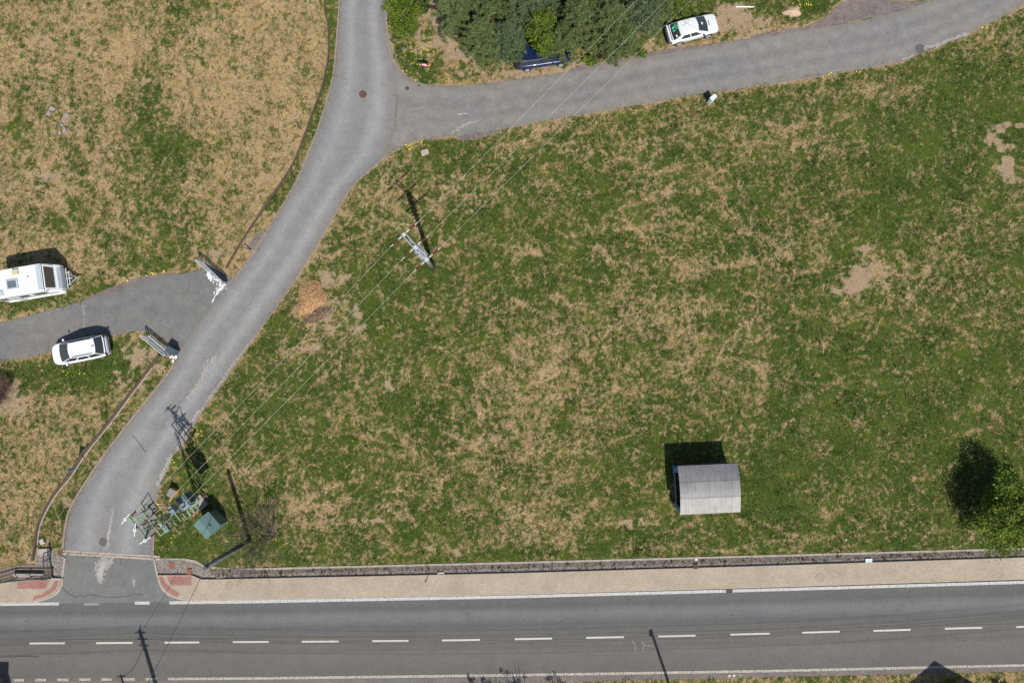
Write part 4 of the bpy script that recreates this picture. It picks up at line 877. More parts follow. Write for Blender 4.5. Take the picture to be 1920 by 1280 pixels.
# ---------------------------------------------------------------- shed
ca = [G(1269.8, 873.7, 2.1), G(1382, 868.4, 2.1), G(1387.4, 958.5, 2.1), G(1276.5, 965, 2.1)]
u_ = (ca[1]-ca[0]).normalized(); Ls = (ca[1]-ca[0]).length; Ws = (ca[3]-ca[0]).length; ctr = sum(ca, Vector())/4
t = thing('shed', 'open-sided shed with arched grey corrugated roof in the meadow', 'shed', (ctr.x, ctr.y, 0), math.atan2(u_.y, u_.x))
def roofz(y): k = y/(Ws/2); return 2.1+.42*(1-abs(k)**1.8)
mrf, nt, bs = newmat('weathered_corrugated_sheet'); tc = nt.nodes.new('ShaderNodeTexCoord'); sx = nt.nodes.new('ShaderNodeSeparateXYZ'); nt.links.new(tc.outputs['Object'], sx.inputs[0])
cc = ramp(nt, noise(nt, 1.3, 6, .7), [(.3, (.18, .182, .184)), (.7, (.27, .266, .262))])
mpn = nn(nt, 'ShaderNodeMapping', Scale=(7, .35, 1)); nt.links.new(tc.outputs['Object'], mpn.inputs[0])
cc = mix(nt, 1.0, cc, ramp(nt, noise(nt, 1.0, 3, .6, mpn.outputs[0]), [(.3, (.80, .81, .84)), (.7, (1.12, 1.10, 1.06))]), 'MULTIPLY')
nt.links.new(cc, bs.inputs['Base Color']); bs.inputs['Roughness'].default_value = .62; bs.inputs['Metallic'].default_value = .15
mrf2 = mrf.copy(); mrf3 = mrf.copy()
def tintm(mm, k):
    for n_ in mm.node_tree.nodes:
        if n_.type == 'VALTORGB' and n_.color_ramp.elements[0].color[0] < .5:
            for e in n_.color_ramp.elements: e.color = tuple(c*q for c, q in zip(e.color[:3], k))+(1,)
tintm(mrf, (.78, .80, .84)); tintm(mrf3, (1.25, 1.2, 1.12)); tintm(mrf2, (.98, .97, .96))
for y in (-Ws/6, Ws/6): MB().box((0, y+.05, roofz(y)+.012), (Ls-.04, .03, .03)).build('lap_joint', 'dark_edge', t)
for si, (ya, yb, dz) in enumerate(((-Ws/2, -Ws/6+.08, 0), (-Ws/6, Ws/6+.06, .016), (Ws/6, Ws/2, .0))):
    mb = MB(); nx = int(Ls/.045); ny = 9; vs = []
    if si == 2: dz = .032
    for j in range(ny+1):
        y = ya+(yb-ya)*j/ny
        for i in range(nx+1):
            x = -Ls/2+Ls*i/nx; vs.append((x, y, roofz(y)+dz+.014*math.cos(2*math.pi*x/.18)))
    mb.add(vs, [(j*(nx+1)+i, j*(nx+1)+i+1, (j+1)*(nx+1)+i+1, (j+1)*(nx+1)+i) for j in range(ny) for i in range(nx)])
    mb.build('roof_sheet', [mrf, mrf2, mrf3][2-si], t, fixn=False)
for x in (-Ls/2+.18, 0, Ls/2-.18):
    pts = [(x, y, roofz(y)-.07) for y in np.linspace(-Ws/2+.1, Ws/2-.1, 9)]; MB().tube(pts, .035, 6).build('rafter', 'slate_metal', t)
for x in (-Ls/2+.18, 0, Ls/2-.18):
    for y in (-Ws/2+.2, Ws/2-.2): MB().box((x, y, 1.02), (.07, .07, 2.1)).build('post', 'slate_metal', t)
MB().bar((-Ls/2+.18, -Ws/2+.2, .06), (-Ls/2+.18, Ws/2-.2, .06), .10, .1).build('sill_rail', 'galv', t)
MB().box((0, Ws/2-.18, 1.05), (Ls-.4, .04, 2.0)).build('back_wall', 'timber', t)
MB().box((Ls/2-.15, 0, 1.05), (.04, Ws-.5, 2.0)).build('side_wall', 'timber', t)
MB().box((0, -Ws/2+.18, 1.05), (Ls-.4, .04, 2.0)).build('front_wall', 'timber', t)
mb = MB(); mb.add([(-Ls/2+.05, Ws/2-.75, .25), (-Ls/2+.05, Ws/2-.2, .15), (-Ls/2+.14, Ws/2-.2, 1.9), (-Ls/2+.12, Ws/2-.55, 1.7), (-Ls/2-.1, Ws/2-.5, .9)], [(0, 1, 4), (1, 2, 4), (2, 3, 4), (3, 0, 4)])
mb.build('tarpaulin', 'tarp', t); mb = MB()
mb.add([(-Ls/2+.05, -Ws/2+.65, .3), (-Ls/2+.05, -Ws/2+.12, .15), (-Ls/2+.14, -Ws/2+.1, 1.9), (-Ls/2+.12, -Ws/2+.4, 1.5), (-Ls/2-.15, -Ws/2+.35, .8)], [(0, 1, 4), (1, 2, 4), (2, 3, 4), (3, 0, 4)])
mb.build('tarpaulin', 'tarp', t)
# ---------------------------------------------------------------- green kiosk
pa, pb, pc, pd = G(361, 981.5, 1.45), G(384.7, 1008, 1.45), G(418, 986, 1.45), G(392.7, 961.6, 1.45)
ctr = (pa+pb+pc+pd)/4; e1 = (pb-pa); L1 = e1.length; W1 = (pd-pa).length
t = thing('utility_kiosk', 'grey-green metal kiosk with gable roof beside the lattice mast', 'kiosk', (ctr.x, ctr.y, 0), math.atan2(e1.y, e1.x))
MB().box((0, 0, .72), (L1-.14, W1-.14, 1.44)).build('cabinet', 'kiosk_d', t)
MB().prism([(-L1/2, 1.44), (L1/2, 1.44), (L1/2, 1.5), (-L1/2, 1.5)], -W1/2, W1/2).build('eaves', 'kiosk', t)
MB().add([(-L1/2, -W1/2, 1.5), (L1/2, -W1/2, 1.5), (L1/2, 0, 1.95), (-L1/2, 0, 1.95), (-L1/2, W1/2, 1.5), (L1/2, W1/2, 1.5)], [(0, 1, 2, 3), (3, 2, 5, 4), (0, 3, 4), (1, 5, 2), (0, 4, 5, 1)]).build('roof', 'kiosk', t)
MB().box((.15, .3, 1.80), (.22, .14, .02), rot=Euler((-.54, 0, 0))).build('rust_spot', 'rust', t)
# cable sleeve cabinet by the mast with orange rim
p = G(321, 924, .6); t = thing('cable_box', 'grey-lidded box with orange rim at the road edge by the mast', 'cable box', (p.x, p.y, 0), R(-25))
MB().box((0, 0, .28), (.52, .60, .56)).build('box', 'orange', t, bevel=.03)
MB().box((0, 0, .60), (.56, .64, .07)).build('lid', 'rubber_mat', t, bevel=.02)
a = G(318, 940, .1); b = G(326, 926, .5); tag(MB().tube([a, b], .05, 8).build('cable_guard', 'orange'), 'orange plastic tube leaning beside the grey-lidded box', 'tube')
# ---------------------------------------------------------------- lattice transformer mast
base = G(377, 941); HM = 9.3
t = thing('lattice_mast', 'green steel lattice mast carrying transformer and power lines by the access road', 'power mast', base)
ld = Vector((.70, .714, 0)); cx = Vector((.63, -.776, 0))
mb = MB()
legs = [(base+cx*i*.40+ld*j*.26) for i in (-1, 1) for j in (-1, 1)]
for i, p in enumerate(legs):
    q = base+(p-base)*.55+Vector((0, 0, HM)); mb.bar(p, q, .13)
mb2 = MB()
for k in range(14):
    z0_, z1_ = HM*k/14, HM*(k+1)/14
    for a_, b_ in ((0, 1), (2, 3), (0, 2), (1, 3)):
        if k % 2: a_, b_ = b_, a_
        f0, f1 = 1-.45*z0_/HM, 1-.45*z1_/HM
        mb2.bar(base+(legs[a_]-base)*f0+Vector((0, 0, z0_)), base+(legs[b_]-base)*f1+Vector((0, 0, z1_)), .065)
for q in (mb, mb2): q.off = Vector(base)
mb.build('leg_frame', 'green_steel', t); mb2.build('bracing', 'green_steel', t)
MB(base).box(base+Vector((0, 0, .1)), (1.0, .8, .2), rz=R(-50)).build('footing', 'concrete', t)
def Tm(px, py, h): return G(px, py, h)
A1, B1, C1 = Tm(243, 970, 9.3), Tm(273, 1008, 9.3), Tm(258, 989, 9.3)
mb = MB(base)
mb.bar(A1+(A1-B1)*.08, B1+(B1-A1)*.08, .09)
hd_ = base+Vector((0, 0, HM)); back = Tm(283, 979, 8.6)
for p in (A1, B1): mb.bar(p, back+(p-C1)*.15, .07); mb.bar(p, base+Vector((0, 0, 7.6)), .05)
mb.bar(C1, back, .07)
p1, p2 = base+cx*-1.15+Vector((0, 0, 7.4)), base+cx*1.15+Vector((0, 0, 7.4)); mb.bar(p1, p2, .08); mb.bar(p1+ld*.5, p2+ld*.5, .08)
for s in (-1, 1): mb.bar(base+cx*1.15*s+Vector((0, 0, 7.4)), base+cx*1.15*s+ld*.5+Vector((0, 0, 7.4)), .06)
mb.build('crossarm', 'green_steel', t)
for (h_, w_) in ((5.6, .75), (4.6, .85), (2.9, .75), (2.2, .7), (1.5, .65)):
    mb = MB(base)
    for d_ in (-.22, .22): mb.bar(base-cx*w_*.2+ld*d_+Vector((0, 0, h_)), base+cx*w_+ld*d_+Vector((0, 0, h_)), .08, .1)
    mb.build('bracket', 'green_steel', t)
for wx, wy, an in ((235, 973, .9), (253, 993, 1.5), (272, 1013, .55)):      # white bird guards
    p = Tm(wx, wy, 9.55); d = Vector((math.cos(an), math.sin(an), 0))
    mb = MB(base); mb.bar(p-d*.42, p-d*.10, .055, .02); mb.bar(p+d*.10, p+d*.42, .055, .02); mb.tube([p-Vector((0, 0, .03)), p+Vector((0, 0, .04))], .11, 12)
    o = mb.build('bird_guard', 'white_plastic', t); MB(base).tube([p-Vector((0, 0, .25)), p+Vector((0, 0, .06))], .035, 8).build('spindle', 'black_metal', o)
TW = []
for ix, iy, sx_, sy_ in ((251, 962, 243, 970), (273, 980, 264, 988), (288, 1001, 279, 1009)):
    c_ = Tm(ix, iy, 9.2); s_ = Tm(sx_, sy_, 9.25); d = (c_-s_).normalized()
    mb = MB(base); mb.bar(s_, c_-d*.22, .03); mb.build('shackle', 'galv_light', t)
    mb = MB(base); pts = []; rd = []
    for k in range(9): pts.append(c_-d*.22+d*.44*k/8); rd.append(.075 if k % 2 else .05)
    mb.tube(pts, rd, 10); mb.build('insulator', 'porcelain', t)
    e_ = c_+d*.30; MB(base).tube([c_+d*.21, e_], .03, 6).build('wire_clamp', 'galv_light', t); TW.append(e_)
# transformer and switchgear
pt = base+Vector((0, 0, 3.75))+ld*.95-cx*.1
mb = MB(base); mb.box(pt, (1.0, .55, .95), rz=R(-50)); tr_ = mb.build('transformer', 'blue_steel', t, bevel=.04)
mb = MB(base)
for s in (-1, 1):
    for k in range(-5, 6): mb.box(pt+ld*s*.36+cx*k*.085, (.03, .16, .85), rz=R(-50))
mb.build('cooling_fins', 'blue_steel', tr_)
for k in range(3):
    p = pt+cx*(k-1)*.32+Vector((0, 0, .56)); mb = MB(base); mb.tube([p+Vector((0, 0, .05*j)) for j in range(8)], [.07 if j % 2 else .045 for j in range(8)], 8); mb.build('bushing', 'porcelain', t)
    for dd in (.22,): MB(base).tube([p-ld*dd, p-ld*dd+Vector((0, 0, .16))], .04, 8).build('bushing', 'galv_light', t)
MB(base).box(pt-Vector((0, 0, .68)), (1.15, .9, .1), rz=R(-50)).build('platform', 'green_steel', t)
mb = MB(base)
for s in (-1, 1): mb.bar(pt+cx*.7*s-Vector((0, 0, .7)), base+cx*.3*s+Vector((0, 0, 1.8)), .06)
mb.build('platform_strut', 'green_steel', t)
pb2 = base+cx*.75+Vector((0, 0, 6.3)); MB(base).box(pb2, (.65, .34, .36), rz=R(-55)).build('surge_box', 'blue_steel', t, bevel=.03)
MB(base).bar(pb2+ld*.0-cx*.2+Vector((0, 0, .26)), pb2-cx*.5+Vector((0, 0, .5)), .05).build('bracket', 'galv', t)
pc2 = base+Vector((0, 0, 5.2))+ld*.62; MB(base).box(pc2, (.55, .35, .7), rz=R(-50)).build('control_box', 'blue_steel', t, bevel=.02)
mb = MB(base)      # disconnector frame
for s in (-.9, -.3, .3, .9): mb.bar(base+cx*s*.9+ld*.15+Vector((0, 0, 7.5)), base+cx*s*.9+ld*1.1+Vector((0, 0, 7.65)), .06)
mb.bar(base-cx*.9+ld*1.1+Vector((0, 0, 7.65)), base+cx*.9+ld*1.1+Vector((0, 0, 7.65)), .07); mb.bar(base-cx*.9+ld*.7+Vector((0, 0, 7.6)), base+cx*.9+ld*.7+Vector((0, 0, 7.6)), .06)
mb.bar(base-cx*.9+ld*1.1+Vector((0, 0, 7.65)), base-cx*1.5+ld*1.3+Vector((0, 0, 7.8)), .06); mb.bar(base-cx*1.5+ld*1.3+Vector((0, 0, 7.8)), base-cx*1.3+ld*.5+Vector((0, 0, 7.8)), .05); mb.bar(base-cx*1.3+ld*.5+Vector((0, 0, 7.8)), base-cx*.9+ld*.3+Vector((0, 0, 7.5)), .05)
mb.build('disconnector', 'dark_green_steel', t)
for s in (-.8, -.4, 0, .4, .8):
    for q in (.3, .95):
        p = base+cx*s+ld*q+Vector((0, 0, 7.65)); MB(base).tube([p+Vector((0, 0, .05*j)) for j in range(6)], [.06 if j % 2 else .035 for j in range(6)], 8).build('insulator', 'porcelain', t)
mb = MB(base)
for k, s in enumerate((-.5, 0, .5)):
    a = base+cx*s*1.4+ld*.3+Vector((0, 0, 9.1)); b = base+cx*s+ld*.9+Vector((0, 0, 7.9)); c_ = base+cx*s*.6+ld*.7+Vector((0, 0, 5.2)); d = pt+cx*s*.6+Vector((0, 0, .95))
    pts = [tuple(x) for x in (a, a.lerp(b, .5)+ld*.3, b, b.lerp(c_, .5)+ld*.25, c_, c_.lerp(d, .5)+ld*.2, d)]; mb.tube(pts, .018, 5)
for s in (-.2, .1, .3): mb.tube([base+cx*s-ld*.3+Vector((0, 0, z)) for z in (.2, 2, 4, 6, 8)], .03, 6)
mb.build('jumper_cable', 'black_metal', t)
mb = MB(base)
for k in range(16): z = .4+k*.5; mb.bar(base+cx*.42*(1-.45*z/HM)-ld*.3+Vector((0, 0, z)), base-cx*.42*(1-.45*z/HM)-ld*.3+Vector((0, 0, z)), .03)
mb.build('rungs', 'dark_green_steel', t)
# ---------------------------------------------------------------- concrete pole with crossarm
base2 = G(812, 502); HP = 8.6
t = thing('power_pole', 'grey concrete power pole with galvanised crossarm in the meadow', 'power pole', base2)
top2 = G(781, 467, HP)
MB(base2).tube([base2, base2+Vector((0, 0, HP-.4))], [.20, .13], 14).build('pole', 'pole_conc', t, smooth=True)
A2, B2 = G(757.5, 440, HP), G(800.5, 487, HP); ax = (B2-A2).normalized(); al = Vector((.70, .714, 0)); al = (al-ax*al.dot(ax)).normalized()
mb = MB(base2)
for s in (-1, 1): mb.bar(A2+al*.12*s, B2+al*.12*s+ax*.1, .06, .08)
mb.build('crossarm', 'galv', t)
mb = MB(base2)
for k in range(9): z = HP-3.6+k*.42; mb.box(base2+Vector((0, 0, z)), (.66, .05, .05), rz=R(43)); 
mb.build('climbing_step', 'galv', t)
mb = MB(base2)
for k in range(6): z = HP-.3-k*.35; mb.box(base2+Vector((0, 0, z)), (.40, .30, .10), rz=R(43))
mb.bar(base2+Vector((0, 0, HP-.2)), base2+Vector((0, 0, HP+.05)), .16)
for s in (-.8, .8): mb.bar(base2+Vector((0, 0, HP-1.3)), base2+ax*s+Vector((0, 0, HP-.05)), .05)
mb.build('clamp_frame', 'galv', t)
WA = []; WB = []
for f_ in (0, .5, 1):
    a_ = A2.lerp(B2, f_) if f_ < 1 else B2
    mb = MB(base2); mb.box(a_+Vector((0, 0, .08)), (.16, .24, .10), rz=R(43)); mb.build('mount_plate', 'galv_light', t, bevel=.02)
    for s, lst in ((-1, WA), (1, WB)):
        d = al*s
        o_ = MB(base2).bar(a_+d*.15, a_+d*.45, .035).build('shackle', 'galv_light', t)
        MB(base2).box(a_+d*.33+Vector((0, 0, .02)), (.10, .10, .09), rz=R(43)).build('cap', 'galv_light', t, bevel=.03)
        pts = [a_+d*(.52+.48*k/10) for k in range(11)]; MB(base2).tube(pts, [.085 if k % 2 else .06 for k in range(11)], 10).build('insulator', 'porcelain', t)
        for q_ in (.50, 1.03): MB(base2).box(a_+d*q_, (.075, .075, .08), rz=R(43)).build('end_fitting', 'galv_light', t, bevel=.02)
        e_ = a_+d*1.25; MB(base2).bar(a_+d*1.0, e_, .035).build('wire_clamp', 'galv_light', t); lst.append(e_)
    pts = []
    for k in range(11): u = -1+2*k/10; pts.append(a_+al*u*1.2-ax*.16*(1-u*u)*1.2-Vector((0, 0, .45*(1-u*u))))
    MB(base2).tube(pts, .010, 6).build('jumper_wire', 'wire_al', t)
# ---------------------------------------------------------------- wires
def wire(a, b, sag, rad, mat, label, group=None, name='power_line'):
    a = Vector(a); b = Vector(b); n = 30; pts = []
    for k in range(n+1): u = k/n; p = a.lerp(b, u); p.z -= 4*sag*u*(1-u); pts.append(p)
    o = MB().tube(pts, rad, 6).build(name, mat); return tag(o, label, 'cable', group)
lab = ['uppermost', 'middle', 'lowest']
for k in range(3): wire(TW[k], WA[k], .25, .005, 'wire_al', ['power line from the mast to the pole, nearest the access road', 'middle power line between mast and concrete pole', 'power line from mast to pole, farthest from the access road'][k], 'power lines from mast to pole')
for k, (ex, ey) in enumerate(((1195, 0), (1250, 0), (1296, 0))):
    e = G(ex, ey, 8.2); d = e-WB[k]; d.z = 0; end = WB[k]+d.normalized()*46; end.z = 8.6
    wire(WB[k], end, .35, .005, 'wire_al', ['left power line running from the pole over the pines', 'middle power line running from the pole over the upper road', 'right power line running from the pole past the old saloon'][k], 'power lines over the upper road')
# ---------------------------------------------------------------- tarred pole with black cable
b3 = G(468, 1012); tp = G(386, 1062, 7.6)
t = thing('cable_pole', 'dark tarred pole with pale edge and black cable at the pavement', 'utility pole', b3)
vt = Vector((0, 0, 7.5)); b3t = b3+vt
MB(b3).tube([b3, b3t], [.19, .15], 14).build('pole', 'pole_dark', t, smooth=True)
sd = Vector((.5, -.86, 0))
MB(b3).bar(b3+sd*.19, b3t+sd*.15, .04, .04).build('conduit', 'galv_light', t)
MB(b3).tube([b3t-Vector((0, 0, .05)), b3t+Vector((0, 0, .25))], [.17, .12], 12).build('pole_cap', 'slate_metal', t)
for h_, o_ in ((7.2, 1), (2.2, 1), (2.2, 1.9)):
    p = b3+Vector((-.5, .86, 0))*.24*o_+Vector((0, 0, h_)); MB(b3).tube([p, p+Vector((0, 0, .1))], .06, 10).build('insulator', 'white_plastic', t)
MB(b3).bar(b3+Vector((0, 0, 3.1)), b3+Vector((.35, -.62, 3.0)), .04).build('bracket', 'bark_pine', t)
# ---------------------------------------------------------------- things just south of the picture whose shadows fall on the road
bA = G(309, 1337); topA = bA+Vector((0, 0, 9.0))
t = thing('utility_pole', 'wooden pole south of the road casting a crossarm shadow', 'utility pole', bA)
MB(bA).tube([bA, topA], [.19, .13], 12).build('pole', 'pole_dark', t)
mb = MB(bA)
for h_ in (8.9, 8.2, 7.5): mb.bar(bA+Vector((-.02, -.45, h_)), bA+Vector((.02, .45, h_)), .08); mb.bar(bA+Vector((-.4, 0, h_-.1)), bA+Vector((.4, 0, h_-.1)), .07)
mb.build('crossarm', 'black_metal', t)
wire(b3t+Vector((0, 0, .1)), bA+Vector((0, 0, 8.7)), .5, .018, 'wire_black', 'black cable from the tarred pole across the main road', name='overhead_cable')
bL = G(1268, 1322); t = thing('street_lamp', 'street lamp south of the road casting a slim shadow', 'street lamp', bL)
MB(bL).tube([bL, bL+Vector((0, 0, 7.8))], [.13, .09], 10).build('pole', 'galv', t); MB(bL).bar(bL+Vector((0, 0, 7.6)), bL+Vector((-.1, .2, 7.9)), .08).box(bL+Vector((-.1, .1, 7.7)), (.25, .45, .14)).build('lamp_head', 'galv', t)
bS = G(256, 1362); t = thing('short_pole', 'shorter pole south of the road linked by a cable', 'utility pole', bS)
MB(bS).tube([bS, bS+Vector((0, 0, 5.6))], [.10, .08], 10).build('pole', 'pole_dark', t); MB(bS).bar(bS+Vector((-.3, 0, 5.5)), bS+Vector((.3, 0, 5.5)), .06).build('crossarm', 'black_metal', t)
wire(bS+Vector((0, 0, 5.5)), bA+Vector((0, 0, 7.6)), .7, .02, 'wire_black', 'sagging cable between the two poles south of the road', name='overhead_cable')
for k, (h_, dy) in enumerate(((8.9, .4), (8.9, -.4), (8.2, .4), (7.5, .4), (7.5, -.4))):
    nm = ['top inner', 'top outer', 'second', 'third inner', 'third outer'][k]
    e = bL+Vector((30, .6, 0)); wl = bA+Vector((-45, -1.0, 0))
    wire(bA+Vector((0, dy, h_)), Vector((bL.x, bL.y+dy, h_-.9)), .5, .008, 'wire_black', nm+' cable south of the road, middle span between pole and street lamp', 'cables south of the road', name='overhead_cable')
    wire(bA+Vector((0, dy, h_)), Vector((wl.x, wl.y+dy, h_)), .5, .008, 'wire_black', nm+' cable south of the road, left span leaving the wooden pole', 'cables south of the road', name='overhead_cable')
    wire(Vector((bL.x, bL.y+dy, h_-.9)), Vector((e.x, e.y+1.0+dy, h_-.5)), .4, .008, 'wire_black', nm+' cable south of the road, right span leaving the street lamp', 'cables south of the road', name='overhead_cable')
hb = G(1796, 1362); t = thing('house', 'gabled house south of the road whose roof shadow touches the verge', 'house', hb, R(0))
MB().box((0, -5.2, 1.9), (7.0, 10, 3.8)).build('wall', 'render_wall', t)
MB().prism([(-3.9, 3.3), (0, 7.1), (3.9, 3.3), (3.9, 3.2), (-3.9, 3.2)], -10.5, 0, lambda x, y, z: (x, y, z)).build('roof', 'roof_tile', t)
for x in (-1.6, 1.6): MB().box((x, -.17, 2.0), (1.1, .08, 1.2)).build('window', 'glass', t)
hb = G(42, 1350); t = thing('flat_roofed_building', 'flat-roofed building south of the road at the far left', 'building', hb)
MB().box((-5, -4, 3.0), (10, 8, 6.0)).build('wall', 'render_wall', t); MB().box((-5, -4, 6.05), (10.4, 8.4, .14)).build('roof', 'roof_tile', t)
for x in (-2.5, -6.5): MB().box((x, .02, 3.5), (1.2, .08, 1.3)).build('window', 'glass', t)
# ---------------------------------------------------------------- slim bent post on the pavement edge
b5 = G(805, 1073); t = thing('slim_post', 'slim black post standing at the gutter beside the pavement', 'post', b5)
MB(b5).tube([b5, b5+Vector((0, 0, 2.3))], .03, 8).build('pole', 'black_metal', t); MB(b5).box(b5+Vector((0, 0, 2.25)), (.10, .12, .2)).build('lamp_head', 'black_metal', t)
# road sign (triangle) seen from above
b6 = G(163, 875); t = thing('road_sign', 'triangular road sign on a grey post by the lower low wall', 'road sign', b6, R(58))
MB().tube([(0, 0, 0), (0, 0, 2.35)], .03, 8).build('pole', 'galv', t)
tri = [(-.45, 1.65), (.45, 1.65), (0, 2.40)]
mb = MB(); mb.prism([(x, z) for x, z in tri], .035, .05); mb.build('sign_plate', 'slate_metal', t)
mb = MB(); mb.prism([(x, z) for x, z in tri], .0515, .056); mb.build('red_border', 'red_sign', t); mb = MB(); mb.prism([(-.30, 1.74), (.30, 1.74), (0, 2.24)], .0575, .062); mb.build('white_field', 'white_sign', t)
# red and white board at the corner
b7 = G(800, 134); t = thing('red_sign', 'small red and white board on a grey post in the corner lawn', 'sign', b7, R(-7))
MB().tube([(0, 0, 0), (0, 0, 1.35)], .035, 8).build('pole', 'galv', t)
MB().box((0, -.05, 1.22), (.86, .03, .26)).build('board', 'red_sign', t, bevel=.008)
MB().box((0, -.07, 1.23), (.42, .008, .09)).box((-.38, -.07, 1.22), (.06, .008, .2)).box((.38, -.07, 1.22), (.06, .008, .2)).box((0, -.05, 1.355), (.30, .035, .012)).build('white_field', 'white_sign', t)
# electric cabinet at the upper road
pE = G(1331, 192); t = thing('electric_cabinet', 'small pale grey electricity cabinet at the upper road verge', 'cabinet', pE, R(38))
MB().box((0, 0, .5), (.50, .26, 1.0)).build('cabinet', 'cabinet', t, bevel=.015); MB().box((0, 0, 1.02), (.56, .32, .05)).build('lid', 'cabinet', t, bevel=.01); MB().box((0, -.14, .55), (.42, .02, .8)).build('door', 'cabinet', t)
# ---------------------------------------------------------------- gates
def gate(name, label, bl, br_, h, tri_=True, side=None):
    a = G(*bl); b = G(*br_); t = thing(name, label, 'gate', a); d = (b-a).normalized(); L = (b-a).length; nrm = Vector((-d.y, d.x, 0))
    up = Vector((0, 0, 1)); o_ = nrm*(-.16)
    mb = MB(a)
    mb.bar(a+up*h, b+up*h, .06); mb.bar(a+up*.12, b+up*.12, .09); mb.bar(a, a+up*h, .06); mb.bar(b, b+up*h, .06); mb.bar(a+up*(h*.80), b+up*(h*.80), .035)
    mb.build('frame', 'galv', t)
    mb = MB(a); n = 6
    for k in range(1, n): p = a.lerp(b, k/n); mb.bar(p+up*.12, p+up*h, .014)
    mb.build('bars', 'galv', t)
    if tri_:
        mb = MB(a); p0 = a+d*.12+up*.16; p1 = b+up*.16; p2 = b+up*(h*.72)
        q = nrm*.012; mb.add([p0+q, p1+q, p2+q, p0-q, p1-q, p2-q], [(0, 1, 2), (5, 4, 3), (0, 3, 4, 1), (1, 4, 5, 2), (2, 5, 3, 0)]); mb.build('infill_panel', 'black_metal', t)
    mb = MB(a)
    mb.bar(a+o_+up*(h*.98), b+o_+up*(h*.98), .05); mb.bar(a+o_, a+o_+up*h, .05); mb.bar(b+o_, b+o_+up*h, .05); mb.bar(a+o_+up*h, a+up*h, .04); mb.bar(b+o_+up*h, b+up*h, .04)
    mb.build('guide_rail', 'galv_light', t)
    MB(a).box(a.lerp(b, .5)+Vector((0, 0, .03)), (L, .34, .08), rz=math.atan2(d.y, d.x)).build('track', 'stone_grey', t)
    return t
gate('sliding_gate', 'metal sliding gate with dark triangular infill north of the driveway', (381, 490.5), (428, 531), 1.15)
gate('sliding_gate', 'metal sliding gate frame south of the driveway over white lime', (280, 629), (323, 665), 1.15, False)
pq = G(316, 657, .85); t = thing('gate_motor_housing', 'dark box housing at the end of the southern gate', 'box', (pq.x+.15, pq.y+.0, 0), R(-35))
MB().box((0, 0, .45), (.62, .50, .9)).build('housing', 'slate_metal', t, bevel=.03); MB().box((0, 0, .92), (.66, .54, .05)).build('lid', 'slate_metal', t, bevel=.02)
p = G(331, 660); tag(MB().tube([p, p+Vector((0, 0, .8))], .07, 10).build('gate_post', 'pole_dark'), 'short dark stop post at the road end of the southern gate', 'post')
# black hoop near the verge
a, b = G(452, 464), G(471, 468); pts = [a.lerp(b, k/10)+Vector((0, 0, .45*math.sin(math.pi*k/10)+.03)) for k in range(11)]
tag(MB().tube(pts, .035, 8).build('pipe_hoop', 'black_metal'), 'bent black pipe hoop in the verge above the northern gate', 'pipe')
# ---------------------------------------------------------------- railing at lower left
rb = [G(97, 1031), G(95.6, 1046), G(99.4, 1079.5), G(62, 1079.5), G(36, 1079.5), G(0, 1090), G(-40, 1100), G(-120, 1110)]
t = thing('railing', 'slate blue metal railing with mesh around the stone gully corner', 'railing', rb[0])
hR = .92
for k in range(len(rb)-1):
    a, b = rb[k], rb[k+1]; mb = MB(rb[0]); mb.bar(a+Vector((0, 0, hR)), b+Vector((0, 0, hR)), .06); mb.bar(a+Vector((0, 0, .12)), b+Vector((0, 0, .12)), .05); mb.bar(a+Vector((0, 0, hR*.52)), b+Vector((0, 0, hR*.52)), .03); mb.build('rail', 'slate_metal', t)
    mb = MB(rb[0]); n = int((b-a).length/.12)
    for i in range(1, n): p = a.lerp(b, i/n); mb.bar(p+Vector((0, 0, .12)), p+Vector((0, 0, hR)), .012)
    if n > 1: mb.build('mesh_panel', 'slate_metal', t)
for p in rb: MB(rb[0]).bar(p, p+Vector((0, 0, hR)), .07).build('post', 'slate_metal', t)
for (a, b, z, lbl) in ((G(29, 1074.5), G(85, 1075), .32, 'pale stone kerb block along the gully behind the railing'), (G(29, 1079), G(61, 1078.3), .20, 'shorter pale stone kerb block against the railing foot')):
    d = b-a; c = (a+b)/2; tag(MB().box((c.x, c.y, z/2), (d.length, .16, z), rz=math.atan2(d.y, d.x)).build('kerb_block', 'concrete', bevel=.015), lbl, 'kerb block')
c = G(84, 1033); tag(MB().box((c.x, c.y, .08), (1.0, .5, .16), rz=R(2)).build('stone_slab', 'concrete', bevel=.02), 'pale concrete slab above the railing corner', 'slab')
struct(shape('gully_bed', [(-100, 1062), (0, 1066), (40, 1058), (66, 1057), (96, 1060), (98, 1078), (36, 1078), (0, 1088), (-100, 1104)], .006, 'soil', sm=False))
struct(shape('block_plinth', [(99, 1081.5), (121, 1082.5), (119, 1087), (99, 1086)], -.01, 'kerb', .20, sm=False))
